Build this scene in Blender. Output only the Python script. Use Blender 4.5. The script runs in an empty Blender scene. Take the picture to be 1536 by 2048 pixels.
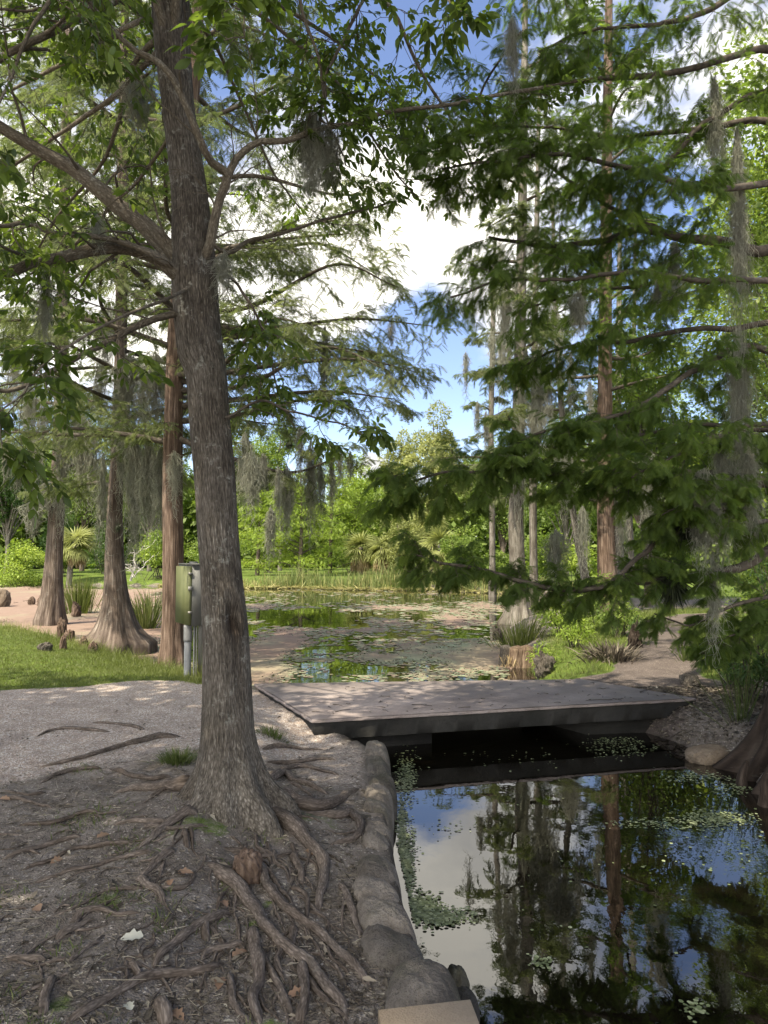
import bpy, math, random
import numpy as np
R = math.radians
sc = bpy.context.scene
C = sc.collection
PI = math.pi

# ---------------------------------------------------------------- camera
FPX, CX, CY, EYE = 1480.0, 768.0, 1024.0, 1.55        # the photograph is 1536 x 2048
PITCH = math.atan((1110.0 - CY) / FPX)
cam_d = bpy.data.cameras.new('camera'); cam = bpy.data.objects.new('camera', cam_d); C.objects.link(cam)
cam_d.sensor_fit = 'VERTICAL'; cam_d.sensor_height = 36.0; cam_d.lens = 36.0 * FPX / 2048.0
cam_d.clip_start = 0.05; cam_d.clip_end = 5000
cam.location = (0, 0, EYE); cam.rotation_euler = (R(90) + PITCH, 0, 0)
sc.camera = cam

# ---------------------------------------------------------------- light
SUN_EL, SUN_AZ = R(58), R(222)          # azimuth clockwise from +Y (north): behind the camera, to the left
sun_dir = np.array([math.sin(SUN_AZ) * math.cos(SUN_EL), math.cos(SUN_AZ) * math.cos(SUN_EL), math.sin(SUN_EL)])
sd = bpy.data.lights.new('sun', 'SUN'); sd.energy = 2.4; sd.angle = R(0.5); sd.color = (1.0, 0.95, 0.86)
so = bpy.data.objects.new('sun', sd); C.objects.link(so)
so.rotation_euler = (PI / 2 - SUN_EL, 0, PI - SUN_AZ)
sc.view_settings.view_transform = 'Standard'; sc.view_settings.look = 'None'
sc.view_settings.gamma = 1; sc.view_settings.use_curve_mapping = False
sc.view_settings.exposure = 2.02
sc.view_settings.use_white_balance = True; sc.view_settings.white_balance_temperature = 7350; sc.view_settings.white_balance_tint = 7
world = bpy.data.worlds.new('World'); sc.world = world; world.use_nodes = True
wn = world.node_tree; wn.nodes.clear()
def wnode(t, **k):
    n = wn.nodes.new(t)
    for a, b in k.items(): setattr(n, a, b)
    return n
def wmath(op, a, b=None, clamp=False):
    n = wnode('ShaderNodeMath', operation=op, use_clamp=clamp)
    for i, v in enumerate((a, b)):
        if v is None: continue
        if isinstance(v, (int, float)): n.inputs[i].default_value = v
        else: wn.links.new(v, n.inputs[i])
    return n.outputs[0]
sky = wnode('ShaderNodeTexSky', sky_type='NISHITA', sun_disc=False)
sky.sun_elevation = SUN_EL; sky.sun_rotation = SUN_AZ
sky.air_density = 0.9; sky.dust_density = 0.1; sky.ozone_density = 4.5
bg_sky = wnode('ShaderNodeBackground'); bg_sky.inputs[1].default_value = 0.076
skt = wnode('ShaderNodeMix', data_type='RGBA', blend_type='MULTIPLY'); skt.inputs[0].default_value = 1.0; skt.inputs[7].default_value = (1.04, .93, 1.0, 1)
wn.links.new(sky.outputs[0], skt.inputs[6]); wn.links.new(skt.outputs[2], bg_sky.inputs[0])
tc = wnode('ShaderNodeTexCoord')
sep = wnode('ShaderNodeSeparateXYZ'); wn.links.new(tc.outputs['Generated'], sep.inputs[0])
zc = wmath('ADD', wmath('MAXIMUM', sep.outputs[2], 0.0), 0.28)
cmb = wnode('ShaderNodeCombineXYZ')
wn.links.new(wmath('DIVIDE', sep.outputs[0], zc), cmb.inputs[0]); wn.links.new(wmath('DIVIDE', sep.outputs[1], zc), cmb.inputs[1])
cmb.inputs[2].default_value = 3.7
cn = wnode('ShaderNodeTexNoise'); cn.inputs['Scale'].default_value = 1.15; cn.inputs['Detail'].default_value = 9
cn.inputs['Roughness'].default_value = 0.56; cn.inputs['Distortion'].default_value = 0.25
wn.links.new(cmb.outputs[0], cn.inputs['Vector'])
def bump_dir(d, power, gain):           # a cloud bank (or a clear patch) in one compass direction of the sky
    v = wnode('ShaderNodeVectorMath', operation='DOT_PRODUCT'); wn.links.new(tc.outputs['Generated'], v.inputs[0])
    d = np.array(d, float); v.inputs[1].default_value = d / np.linalg.norm(d)
    return wmath('MULTIPLY', wmath('POWER', wmath('MAXIMUM', v.outputs['Value'], 0.0), power), gain)
dens = cn.outputs['Fac']
for d, p, g in (((-0.10, 1, 0.42), 60, 0.13), ((0.02, 1, 0.68), 60, 0.05), ((0.0, 1, 0.20), 500, -0.30), ((0.06, 1, 0.82), 220, -0.30), ((0.05, 1, 0.315), 700, -0.24), ((-0.32, 1, 0.60), 200, -0.16), ((0.36, 1, 0.42), 200, -0.14),
                ((0.30, 1, 0.30), 60, 0.02), ((-0.02, 1, 0.125), 2500, 0.25), ((-0.4, -1, 0.8), 3, 0.10)):
    dens = wmath('ADD', dens, bump_dir(d, p, g))
cr = wnode('ShaderNodeMapRange', interpolation_type='SMOOTHSTEP'); wn.links.new(dens, cr.inputs[0])
cr.inputs[1].default_value = 0.50; cr.inputs[2].default_value = 0.635
cn2 = wnode('ShaderNodeTexNoise'); cn2.inputs['Scale'].default_value = 2.6; cn2.inputs['Detail'].default_value = 6
wn.links.new(cmb.outputs[0], cn2.inputs['Vector'])
ccol = wnode('ShaderNodeValToRGB'); wn.links.new(cn2.outputs['Fac'], ccol.inputs[0])
ccol.color_ramp.elements[0].position = 0.32; ccol.color_ramp.elements[0].color = (0.46, 0.48, 0.54, 1)
ccol.color_ramp.elements[1].position = 0.58; ccol.color_ramp.elements[1].color = (1, 1, 1, 1)
bg_cl = wnode('ShaderNodeBackground'); wn.links.new(wmath('ADD', bump_dir((-0.3, -1, 0.55), 1.2, 1.9), 0.50), bg_cl.inputs[1])  # unseen clouds behind the camera brightened as added fill light
wn.links.new(ccol.outputs[0], bg_cl.inputs[0])
mx = wnode('ShaderNodeMixShader'); wn.links.new(cr.outputs[0], mx.inputs[0])
wn.links.new(bg_sky.outputs[0], mx.inputs[1]); wn.links.new(bg_cl.outputs[0], mx.inputs[2])
wo = wnode('ShaderNodeOutputWorld'); wn.links.new(mx.outputs[0], wo.inputs[0])
sc.cycles.max_bounces = 10; sc.cycles.diffuse_bounces = 5; sc.cycles.transmission_bounces = 6; sc.cycles.glossy_bounces = 4
sc.cycles.sample_clamp_indirect = 8.0
sc.cycles.use_denoising = True

# ---------------------------------------------------------------- picture <-> place
cp, sp = math.cos(PITCH), math.sin(PITCH)
def ray(px, py):
    x = (px - CX) / FPX; y = -(py - CY) / FPX
    return np.array([x, cp - sp * y, sp + cp * y])
def P(px, py, Y):
    d = ray(px, py); return np.array([0, 0, EYE]) + d * (Y / d[1])
def G(px, py, z=0.0):
    d = ray(px, py); return np.array([0, 0, EYE]) + d * ((z - EYE) / d[2])
def depth(p): return p[1] * cp + (p[2] - EYE) * sp
def m_per_px(p): return depth(p) / FPX
WATER = -0.37

# ---------------------------------------------------------------- numpy noise and plan geometry
def _hash(ix, iy, seed):
    h = (ix.astype(np.int64) * 374761393 + iy.astype(np.int64) * 668265263 + seed * 1442695041) & 0x7fffffff
    h = ((h ^ (h >> 13)) * 1274126177) & 0x7fffffff
    return ((h ^ (h >> 16)) & 0xffff) / 65535.0
def vnoise(x, y, seed=0):
    x = np.asarray(x, float); y = np.asarray(y, float)
    ix, iy = np.floor(x), np.floor(y); fx, fy = x - ix, y - iy
    fx = fx * fx * (3 - 2 * fx); fy = fy * fy * (3 - 2 * fy)
    a, b = _hash(ix, iy, seed), _hash(ix + 1, iy, seed); c, d = _hash(ix, iy + 1, seed), _hash(ix + 1, iy + 1, seed)
    return (a * (1 - fx) + b * fx) * (1 - fy) + (c * (1 - fx) + d * fx) * fy
def fbm(x, y, oct=4, seed=0):
    s, a, t = 0, 1.0, 0
    for i in range(oct):
        s = s + a * vnoise(np.asarray(x) * 2 ** i, np.asarray(y) * 2 ** i, seed + i * 17); t += a; a *= .5
    return s / t
def sstep(a, b, x):
    t = np.clip((x - a) / (b - a), 0, 1); return t * t * (3 - 2 * t)
def seg_dist(x, y, pts, closed=False):
    d = np.full(np.shape(x), 1e9); n = len(pts)
    for i in range(n if closed else n - 1):
        (ax, ay), (bx, by) = pts[i][:2], pts[(i + 1) % n][:2]
        vx, vy = bx - ax, by - ay
        t = np.clip(((x - ax) * vx + (y - ay) * vy) / (vx * vx + vy * vy + 1e-12), 0, 1)
        d = np.minimum(d, np.hypot(x - ax - t * vx, y - ay - t * vy))
    return d
def inside(x, y, pts):
    r = np.zeros(np.shape(x), bool); n = len(pts)
    for i in range(n):
        (ax, ay), (bx, by) = pts[i][:2], pts[(i + 1) % n][:2]
        c = ((ay > y) != (by > y)) & (x < (bx - ax) * (y - ay) / (by - ay + 1e-12) + ax)
        r ^= c
    return r
SHORE = [(1.3, -4), (0.95, 0.5), (0.55, 1.7), (0.36, 2.4), (0.22, 3.0), (0.12, 3.8), (0.04, 5.0), (-0.02, 5.8), (-0.02, 6.4), (-0.2, 6.95), (-0.45, 7.5),
         (-1.15, 9.05), (-1.9, 9.6), (-2.5, 10.6), (-3.6, 12), (-5.4, 14.2), (-7.5, 16.5), (-11, 20), (-16, 22), (-30, 24), (-60, 26),
         (-70, 46), (-30, 47), (-20, 47.5), (-13, 46), (-9, 42), (-5, 43), (-2, 41), (3, 40), (6, 37), (7.5, 32), (6.6, 26), (4.6, 22.5), (3.0, 20), (2.45, 15.5),
         (2.05, 12), (1.95, 11), (2.15, 9.8), (2.4, 9.2), (2.7, 8.2), (2.92, 7.7), (3.02, 7.0), (3.08, 6.2), (3.2, 5.5), (3.8, 4.5), (5, 3), (6.5, -4)]
TREE = (-0.99, 4.62)
PATH_R = [(2.7, 8.7), (3.2, 9.4), (3.75, 10.4), (4.5, 12.3), (5.35, 14.8), (6.2, 16.8), (7.8, 18.6), (10, 20), (16, 22)]
LAWN_EDGE = [(-40, 11.5), (-12, 9.6), (-6.5, 8.6), (-4.9, 8.55), (-3.6, 9.15), (-2.6, 9.45), (-1.6, 9.2)]
def shore_sd(x, y):
    d = seg_dist(x, y, SHORE, True)
    return np.where(inside(x, y, SHORE), -d, d)
def H(x, y, micro=True, full=False):
    x = np.asarray(x, float); y = np.asarray(y, float)
    s = shore_sd(x, y)
    wall = sstep(0.9, 0.4, x) * sstep(7.2, 6.7, y)
    land = -0.035 + 0 * x
    td = np.hypot(x - TREE[0], y - TREE[1])
    land = land + 0.13 * np.exp(-(td / 0.75) ** 2)
    land = land - 0.10 * sstep(-1.15, -0.7, x) * sstep(7.5, 6.9, y) * sstep(3.2, 1.5, x) - .04 * sstep(.55, .15, seg_dist(x, y, [(-.67, 6.95), (-1.6, 9.05)]))
    land = land + 0.10 * (fbm(x * .35, y * .35, 3, 5) - .5) * sstep(5, 12, np.hypot(x, y))
    land = land + 0.22 * sstep(0, 4, s) * sstep(30, 40, y) + 0.10 * sstep(3.9, 5.0, x) * sstep(3, 5, y) * sstep(30, 10, y) * sstep(0, 1.5, s) - .05 * sstep(.6, .1, np.hypot(x - 3.3, y - 8.1))
    land = land - 0.14 * sstep(1.6, 0.2, s) * sstep(9.5, 11, y) * sstep(0, -1, x)
    r_ = np.hypot(x, y)
    land = land + 1.2 * (fbm(x * .02, y * .02, 3, 9) - .45) * sstep(65, 160, r_) + 6 * sstep(120, 600, r_)
    if micro:
        land = land + (0.050 * (fbm(x * 2.2, y * 2.2, 4, 1) - .5) + 0.022 * (fbm(x * 11, y * 11, 3, 3) - .5)) * sstep(14, 6, r_) \
             * (1 - 0.6 * sstep(4.6, 5.6, y + .35 * x))
    er = (x > 1.9) & (y < 9.3); lo = np.where(wall > .5, -0.12, np.where(er, -.5, -0.75)); hi = np.where(wall > .5, 0.06, np.where(er, .5, 0.22) + .9 * sstep(1.2, 1.9, x) * sstep(9.6, 10.6, y) * sstep(30, 24, y))
    t = np.clip((s - lo) / (hi - lo), 0, 1); t = t * t * (3 - 2 * t)
    h = -0.95 * (1 - t) + land * t
    return (h, s) if full else h
def Hs(x, y): return float(H(np.array([x]), np.array([y]))[0])
def GT(px, py):
    z = 0.0
    for _ in range(6):
        p = G(px, py, z); z = Hs(p[0], p[1])
    return np.array([p[0], p[1], z])

# ---------------------------------------------------------------- mesh helpers
class MB:
    """collects vertices and faces (with per-vertex 'rnd' and 'tc') and links them as ONE mesh object"""
    def __init__(s): s.v, s.f3, s.f4, s.rnd, s.tc, s.n = [], [], [], [], [], 0
    def add(s, v, f, rnd=0.5, tc=None):
        v = np.asarray(v, np.float32).reshape(-1, 3); f = np.asarray(f, np.int64)
        if f.size:
            (s.f3 if f.shape[1] == 3 else s.f4).append(f + s.n)
        s.v.append(v); k = len(v)
        s.rnd.append(np.broadcast_to(np.asarray(rnd, np.float32), (k,)))
        s.tc.append(v if tc is None else np.asarray(tc, np.float32))
        s.n += k
    def build(s, name, mat, parent=None, smooth=True):
        me = bpy.data.meshes.new(name)
        v = np.concatenate(s.v) if s.v else np.zeros((0, 3), np.float32)
        me.vertices.add(len(v)); me.vertices.foreach_set('co', v.ravel())
        f3 = np.concatenate(s.f3) if s.f3 else np.zeros((0, 3), np.int64); f4 = np.concatenate(s.f4) if s.f4 else np.zeros((0, 4), np.int64)
        loops = np.concatenate([f3.ravel(), f4.ravel()]).astype(np.int32)
        me.loops.add(len(loops)); me.loops.foreach_set('vertex_index', loops)
        st = np.concatenate([np.arange(len(f3)) * 3, len(f3) * 3 + np.arange(len(f4)) * 4]).astype(np.int32)
        me.polygons.add(len(st)); me.polygons.foreach_set('loop_start', st)
        if smooth: me.polygons.foreach_set('use_smooth', np.ones(len(st), bool))
        a = me.attributes.new('rnd', 'FLOAT', 'POINT'); a.data.foreach_set('value', np.concatenate(s.rnd).astype(np.float32))
        a = me.attributes.new('tc', 'FLOAT_VECTOR', 'POINT'); a.data.foreach_set('vector', np.concatenate(s.tc).astype(np.float32).ravel())
        me.update(calc_edges=True)
        me.materials.append(mat)
        o = bpy.data.objects.new(name, me); C.objects.link(o)
        if parent is not None:
            o.parent = parent; o.matrix_parent_inverse = parent.matrix_basis.inverted()
        return o
def tag(o, label, cat, group=None):
    o['label'] = label; o['category'] = cat
    if group: o['group'] = group
    return o
def thing(name, label, cat, loc, group=None):
    o = bpy.data.objects.new(name, None); C.objects.link(o); o.location = tuple(float(a) for a in loc)
    o.empty_display_size = 0.2
    return tag(o, label, cat, group)
def stuff(o): o['kind'] = 'stuff'; return o
def struct(o): o['kind'] = 'structure'; return o
def nrm(a): return a / (np.linalg.norm(a, axis=-1, keepdims=True) + 1e-9)
UP = np.array([0, 0, 1.0])
def catmull(pts, n):
    p = np.asarray(pts, float)
    if len(p) == 2: return p[0] + (p[1] - p[0]) * np.linspace(0, 1, n)[:, None]
    q = np.vstack([2 * p[0] - p[1], p, 2 * p[-1] - p[-2]])
    t = np.linspace(0, len(p) - 1 - 1e-6, n); i = t.astype(int); f = (t - i)[:, None]
    a, b, c, d = q[i], q[i + 1], q[i + 2], q[i + 3]
    return .5 * ((2 * b) + (-a + c) * f + (2 * a - 5 * b + 4 * c - d) * f * f + (-a + 3 * b - 3 * c + d) * f ** 3)
def tubes(mb, paths, r0, r1, nseg=4, rnd=None, power=1.0):
    """K tapered tubes at once: paths (K, m, 3)"""
    paths = np.asarray(paths, float); K, m, _ = paths.shape
    T = np.gradient(paths, axis=1); T = nrm(T)
    ref = np.where(np.abs(T[..., 2:3]) > .92, np.array([1., 0, 0]), UP)
    S = nrm(np.cross(T, ref)); B = np.cross(S, T)
    t = (np.linspace(0, 1, m) ** power)[None, :]
    r = np.asarray(r0)[:, None] * (1 - t) + np.asarray(r1)[:, None] * t
    a = np.arange(nseg) * 2 * PI / nseg
    off = S[:, :, None, :] * np.cos(a)[None, None, :, None] + B[:, :, None, :] * np.sin(a)[None, None, :, None]
    V = paths[:, :, None, :] + off * r[:, :, None, None]
    idx = np.arange(K * m * nseg).reshape(K, m, nseg)
    A = idx[:, :-1, :]; Bq = idx[:, 1:, :]
    f = np.stack([A, np.roll(A, -1, 2), np.roll(Bq, -1, 2), Bq], -1).reshape(-1, 4)
    L = np.concatenate([np.zeros((K, 1)), np.cumsum(np.linalg.norm(np.diff(paths, axis=1), axis=2), 1)], 1)
    rm = np.asarray(r0)[:, None, None]
    tcv = np.stack([rm * np.cos(a) + 0 * L[:, :, None], rm * np.sin(a) + 0 * L[:, :, None], L[:, :, None] + 0 * a], -1)
    tcv = tcv + (np.arange(K) * 3.17)[:, None, None, None]
    rr = np.repeat(np.asarray(rnd if rnd is not None else np.full(K, .5)), m * nseg)
    mb.add(V.reshape(-1, 3), f, rr, tcv.reshape(-1, 3))
def tube(mb, pts, rad, nseg=10, rough=0.0, rng=None, wave=None, cap=True, k0=0.0):
    """one tube with a radius per point and bumpy sides; wave(theta, i) multiplies the radius"""
    p = np.asarray(pts, float); m = len(p); rad = np.asarray(rad, float)
    T = nrm(np.gradient(p, axis=0))
    S = np.zeros((m, 3)); ref = np.array([1., 0, 0]) if abs(T[0, 2]) > .7 else UP
    s = nrm(np.cross(T[0], ref))
    for i in range(m):
        s = s - T[i] * (s @ T[i]); s = s / np.linalg.norm(s); S[i] = s
    B = np.cross(T, S); a = np.arange(nseg) * 2 * PI / nseg
    r = rad[:, None] * np.ones(nseg)
    if rough and rng is not None:
        r = r * (1 + rough * (rng.random((m, nseg)) - .5))
    if wave is not None: r = r * wave(a[None, :] + 0 * r, np.arange(m)[:, None] + 0 * r)
    V = p[:, None, :] + (S[:, None, :] * np.cos(a)[None, :, None] + B[:, None, :] * np.sin(a)[None, :, None]) * r[..., None]
    idx = np.arange(m * nseg).reshape(m, nseg); A = idx[:-1]; Bq = idx[1:]
    f = np.stack([A, np.roll(A, -1, 1), np.roll(Bq, -1, 1), Bq], -1).reshape(-1, 4)
    L = np.concatenate([[0], np.cumsum(np.linalg.norm(np.diff(p, axis=0), axis=1))])
    rmean = float(np.mean(rad))
    tcv = np.stack([rad[:, None] * np.cos(a)[None, :] + k0, rad[:, None] * np.sin(a)[None, :], L[:, None] + 0 * a], -1)
    base = mb.n
    mb.add(V.reshape(-1, 3), f, .5, tcv.reshape(-1, 3))
    if cap:
        for e, ii in ((p[0], 0), (p[-1], m - 1)):
            mb.add([e + T[ii] * rad[ii] * (.35 if ii else -.2)], np.zeros((0, 3), int), .5, [tcv[ii, 0]])
            c = mb.n - 1; ring = base + idx[ii]
            q = np.stack([ring, np.roll(ring, -1), np.full(nseg, c)], -1)
            mb.f3.append(q if ii else q[:, ::-1])
def scatter(mb, tv, tf, Pp, D, N, S, rnd):
    """a template laid along D with normal N at every point"""
    Pp = np.asarray(Pp); D = nrm(D); side = nrm(np.cross(D, N)); n2 = np.cross(side, D)
    S = np.asarray(S).reshape(-1, 1, 1) * np.ones((len(Pp), 1, 1))
    V = Pp[:, None, :] + S * (tv[None, :, 0:1] * side[:, None, :] + tv[None, :, 1:2] * D[:, None, :] + tv[None, :, 2:3] * n2[:, None, :])
    m = len(tv)
    f = (np.asarray(tf)[None] + (np.arange(len(Pp)) * m)[:, None, None]).reshape(-1, np.asarray(tf).shape[1])
    mb.add(V.reshape(-1, 3), f, np.repeat(rnd, m))
def spawn(paths, per, t0, t1, rng):
    K, m, _ = paths.shape
    ts = np.linspace(t0, t1, per)[None, :] + (rng.random((K, per)) - .5) * (t1 - t0) / max(per, 1)
    ts = np.clip(ts, 0, .999) * (m - 1); i = ts.astype(int); f = (ts - i)[..., None]
    k = np.arange(K)[:, None]
    a, b = paths[k, i], paths[k, np.minimum(i + 1, m - 1)]
    sgn = np.where((np.arange(per)[None, :] + rng.integers(0, 2, (K, 1))) % 2, 1., -1.)
    return (a + (b - a) * f).reshape(-1, 3), nrm(b - a).reshape(-1, 3), sgn.reshape(-1), (ts / (m - 1)).reshape(-1)
def shoots(Pp, T, sgn, L, ang, rng, m=5, droop=0.25, lift=0.0, spread=.5, curl=.25):
    """side shoots leaving T at an angle, left or right, sagging under their own weight: (K, m, 3)"""
    K = len(Pp)
    ref = np.where(np.abs(T[:, 2:3]) > .93, np.array([0.3, 1., 0]), UP)
    S = nrm(np.cross(T, ref)); B = np.cross(S, T)
    roll = rng.normal(0, spread, K)
    out = (S * np.cos(roll)[:, None] + B * np.sin(roll)[:, None]) * sgn[:, None]
    a = (ang + rng.normal(0, .18, K))[:, None]
    d = nrm(T * np.cos(a) + out * np.sin(a) + UP * lift)
    pts = [Pp]; st = (L / (m - 1))[:, None]
    bend = rng.normal(0, curl, (K, 3)) / (m - 1)
    for _ in range(m - 1):
        pts.append(pts[-1] + d * st); d = nrm(d + bend + np.array([0, 0, -droop / (m - 1)]) + rng.normal(0, curl * .35, (K, 3)))
    return np.stack(pts, 1)

# leaf shapes (length 1 along y)
def leaf_shape(w, st=((.0, .0), (.18, .62), (.45, 1.0), (.75, .66), (1.0, .0)), fold=.12, bow=.12):
    v, f = [], []
    for y, k in st:
        z = -bow * y * y
        v += [(-w * k / 2, y, z + fold * w * k), (0, y, z), (w * k / 2, y, z + fold * w * k)]
    for i in range(len(st) - 1):
        a = i * 3
        f += [(a, a + 1, a + 4, a + 3), (a + 1, a + 2, a + 5, a + 4)]
    return np.array(v), np.array(f)
LEAF_V, LEAF_F = leaf_shape(.44)
LEAFN_V, LEAFN_F = leaf_shape(.30)
DIA_V = np.array([(0, 0, 0), (.28, .45, .06), (0, 1, -.05), (-.28, .45, .06)]); DIA_F = np.array([(0, 1, 2, 3)])
def frond_shape(pairs, w=.11, stem=.018, ln=.30):
    v, f = [(-stem, 0, 0), (stem, 0, 0), (0, 1, -.12)], [(0, 1, 2)]
    for i in range(pairs):
        y = .06 + .9 * i / pairs; l = ln * (1 - .55 * (i / pairs) ** 2) * (.75 if i == 0 else 1); z = -.12 * y * y
        for s in (-1, 1):
            k = len(v); yy = y + (.02 if s > 0 else 0)
            v += [(0, yy, z), (0, yy + w * .75, z), (s * l, yy + l * .55, z - .03)]
            f.append((k, k + 1, k + 2) if s > 0 else (k + 1, k, k + 2))
    return np.array(v), np.array(f)
FROND_V, FROND_F = frond_shape(9)
FRONDS_V, FRONDS_F = frond_shape(6, .15, .02, .24)
FRONDF_V, FRONDF_F = frond_shape(4, .20, .03, .32)

# ---------------------------------------------------------------- materials
class Mat:
    def __init__(s, name):
        s.m = bpy.data.materials.new(name); s.m.use_nodes = True; s.t = s.m.node_tree; s.t.nodes.clear()
        s.out = s.n('ShaderNodeOutputMaterial')
    def n(s, t, **k):
        x = s.t.nodes.new(t)
        for a, b in k.items(): setattr(x, a, b)
        return x
    def put(s, sock, v):
        if v is None: return
        if hasattr(v, 'is_output'): s.t.links.new(v, sock)
        elif isinstance(v, tuple) and len(v) == 3 and sock.type == 'RGBA': sock.default_value = v + (1,)
        else: sock.default_value = v
    def attr(s, name, out='Fac'): return s.n('ShaderNodeAttribute', attribute_name=name).outputs[out]
    def obj(s): return s.n('ShaderNodeTexCoord').outputs['Object']
    def pos(s): return s.n('ShaderNodeNewGeometry').outputs['Position']
    def scale(s, v, k):
        x = s.n('ShaderNodeMapping'); s.put(x.inputs[0], v); x.inputs['Scale'].default_value = k; return x.outputs[0]
    def noise(s, v, sc_, det=5, rough=.6, dist=0, out='Fac'):
        x = s.n('ShaderNodeTexNoise'); s.put(x.inputs['Vector'], v)
        for a, b in (('Scale', sc_), ('Detail', det), ('Roughness', rough), ('Distortion', dist)): x.inputs[a].default_value = b
        return x.outputs[out]
    def voro(s, v, sc_, feat='F1', out='Distance', rand=1.0):
        x = s.n('ShaderNodeTexVoronoi', feature=feat); s.put(x.inputs['Vector'], v); x.inputs['Scale'].default_value = sc_
        x.inputs['Randomness'].default_value = rand; return x.outputs[out]
    def ramp(s, f, *stops):
        x = s.n('ShaderNodeValToRGB'); s.put(x.inputs[0], f); e = x.color_ramp.elements
        while len(e) < len(stops): e.new(.5)
        for el, (p, c) in zip(e, stops): el.position = p; el.color = (c + (1,)) if isinstance(c, tuple) else (c, c, c, 1)
        return x.outputs[0]
    def mix(s, f, a, b, mode='MIX'):
        x = s.n('ShaderNodeMix', data_type='RGBA', blend_type=mode)
        s.put(x.inputs[0], f); s.put(x.inputs[6], a); s.put(x.inputs[7], b); return x.outputs[2]
    def math(s, op, a, b=0.0, clamp=False):
        x = s.n('ShaderNodeMath', operation=op, use_clamp=clamp); s.put(x.inputs[0], a); s.put(x.inputs[1], b); return x.outputs[0]
    def bump(s, h, strength=.5, dist=.02, nrm=None):
        x = s.n('ShaderNodeBump'); x.inputs['Strength'].default_value = strength; x.inputs['Distance'].default_value = dist
        s.put(x.inputs['Height'], h); s.put(x.inputs['Normal'], nrm); return x.outputs[0]
    def bsdf(s, col, rough=.8, normal=None, spec=.3, metal=0.0, ior=1.5):
        x = s.n('ShaderNodeBsdfPrincipled'); s.put(x.inputs['Base Color'], col); s.put(x.inputs['Roughness'], rough)
        s.put(x.inputs['Normal'], normal); x.inputs['Specular IOR Level'].default_value = spec; s.put(x.inputs['Metallic'], metal)
        x.inputs['IOR'].default_value = ior; return x.outputs[0]
    def done(s, sh): s.t.links.new(sh, s.out.inputs[0]); return s.m

def leaf_mat(name, stops, trans, tmix=.45, rough=.5, spec=.3):
    m = Mat(name); r = m.attr('rnd'); c = m.ramp(r, *stops)
    big = m.noise(m.pos(), .9, 2)
    c = m.mix(m.math('MULTIPLY', big, .5), c, m.mix(1.0, c, (.62, .70, .45), 'MULTIPLY'))
    a = m.bsdf(c, rough, spec=spec)
    t = m.n('ShaderNodeBsdfTranslucent'); m.put(t.inputs[0], m.mix(1.0, c, trans, 'MULTIPLY'))
    x = m.n('ShaderNodeMixShader'); x.inputs[0].default_value = tmix
    m.t.links.new(a, x.inputs[1]); m.t.links.new(t.outputs[0], x.inputs[2])
    return m.done(x.outputs[0])
M = {}
M['leaf_tree'] = leaf_mat('broad_leaf', ((.0, (.046, .070, .018)), (.6, (.082, .118, .030)), (1., (.14, .185, .045))), (1.9, 1.95, 1.0), .55, .42)
M['leaf_cyp'] = leaf_mat('cypress_needles', ((.0, (.050, .080, .022)), (.6, (.090, .132, .034)), (1., (.16, .21, .05))), (1.8, 1.9, 1.0), .55, .6, .2)
M['leaf_cyp_pale'] = leaf_mat('cypress_needles_pale', ((.0, (.085, .105, .048)), (.6, (.135, .155, .072)), (1., (.21, .225, .11))), (1.5, 1.6, 1.1), .5, .6, .2)
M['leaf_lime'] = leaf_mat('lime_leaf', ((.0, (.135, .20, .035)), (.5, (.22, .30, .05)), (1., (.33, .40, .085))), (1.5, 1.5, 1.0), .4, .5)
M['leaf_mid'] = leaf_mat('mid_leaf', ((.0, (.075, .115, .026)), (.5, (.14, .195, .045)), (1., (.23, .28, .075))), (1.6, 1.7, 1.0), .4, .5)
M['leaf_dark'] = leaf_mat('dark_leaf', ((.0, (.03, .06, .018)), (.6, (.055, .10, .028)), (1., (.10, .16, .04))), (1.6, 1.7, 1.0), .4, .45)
M['leaf_olive'] = leaf_mat('olive_leaf', ((.0, (.17, .185, .07)), (.6, (.25, .265, .10)), (1., (.34, .35, .15))), (1.4, 1.4, 1.0), .4, .6)
M['grass'] = leaf_mat('grass_blade', ((.0, (.075, .095, .024)), (.6, (.130, .150, .042)), (1., (.25, .25, .09))), (1.4, 1.5, 1.0), .35, .5)
M['grass_dull'] = leaf_mat('dull_grass', ((.0, (.055, .075, .022)), (.6, (.09, .115, .032)), (1., (.17, .17, .07))), (1.2, 1.3, 1.0), .3, .6)
M['reed'] = leaf_mat('reed_blade', ((.0, (.09, .13, .04)), (.5, (.17, .20, .07)), (1., (.40, .34, .16))), (1.3, 1.3, 1.0), .3, .6)
M['moss'] = leaf_mat('moss_strand', ((.0, (.27, .26, .23)), (.6, (.44, .43, .38)), (1., (.58, .57, .50))), (1.05, 1.05, 1.0), .5, .9, .1)
M['airplant'] = leaf_mat('air_plant_leaf', ((.0, (.022, .027, .015)), (1., (.05, .06, .032))), (1.2, 1.2, 1.0), .3, .7)
M['deadfrond'] = leaf_mat('dead_frond', ((.0, (.22, .15, .08)), (1., (.42, .32, .19))), (1.2, 1.1, .9), .25, .7)
M['litter'] = leaf_mat('litter', ((.0, (.035, .026, .020)), (.45, (.10, .080, .064)), (.8, (.22, .18, .145)), (1., (.42, .37, .31))), (1, 1, 1), .05, .8)
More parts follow.
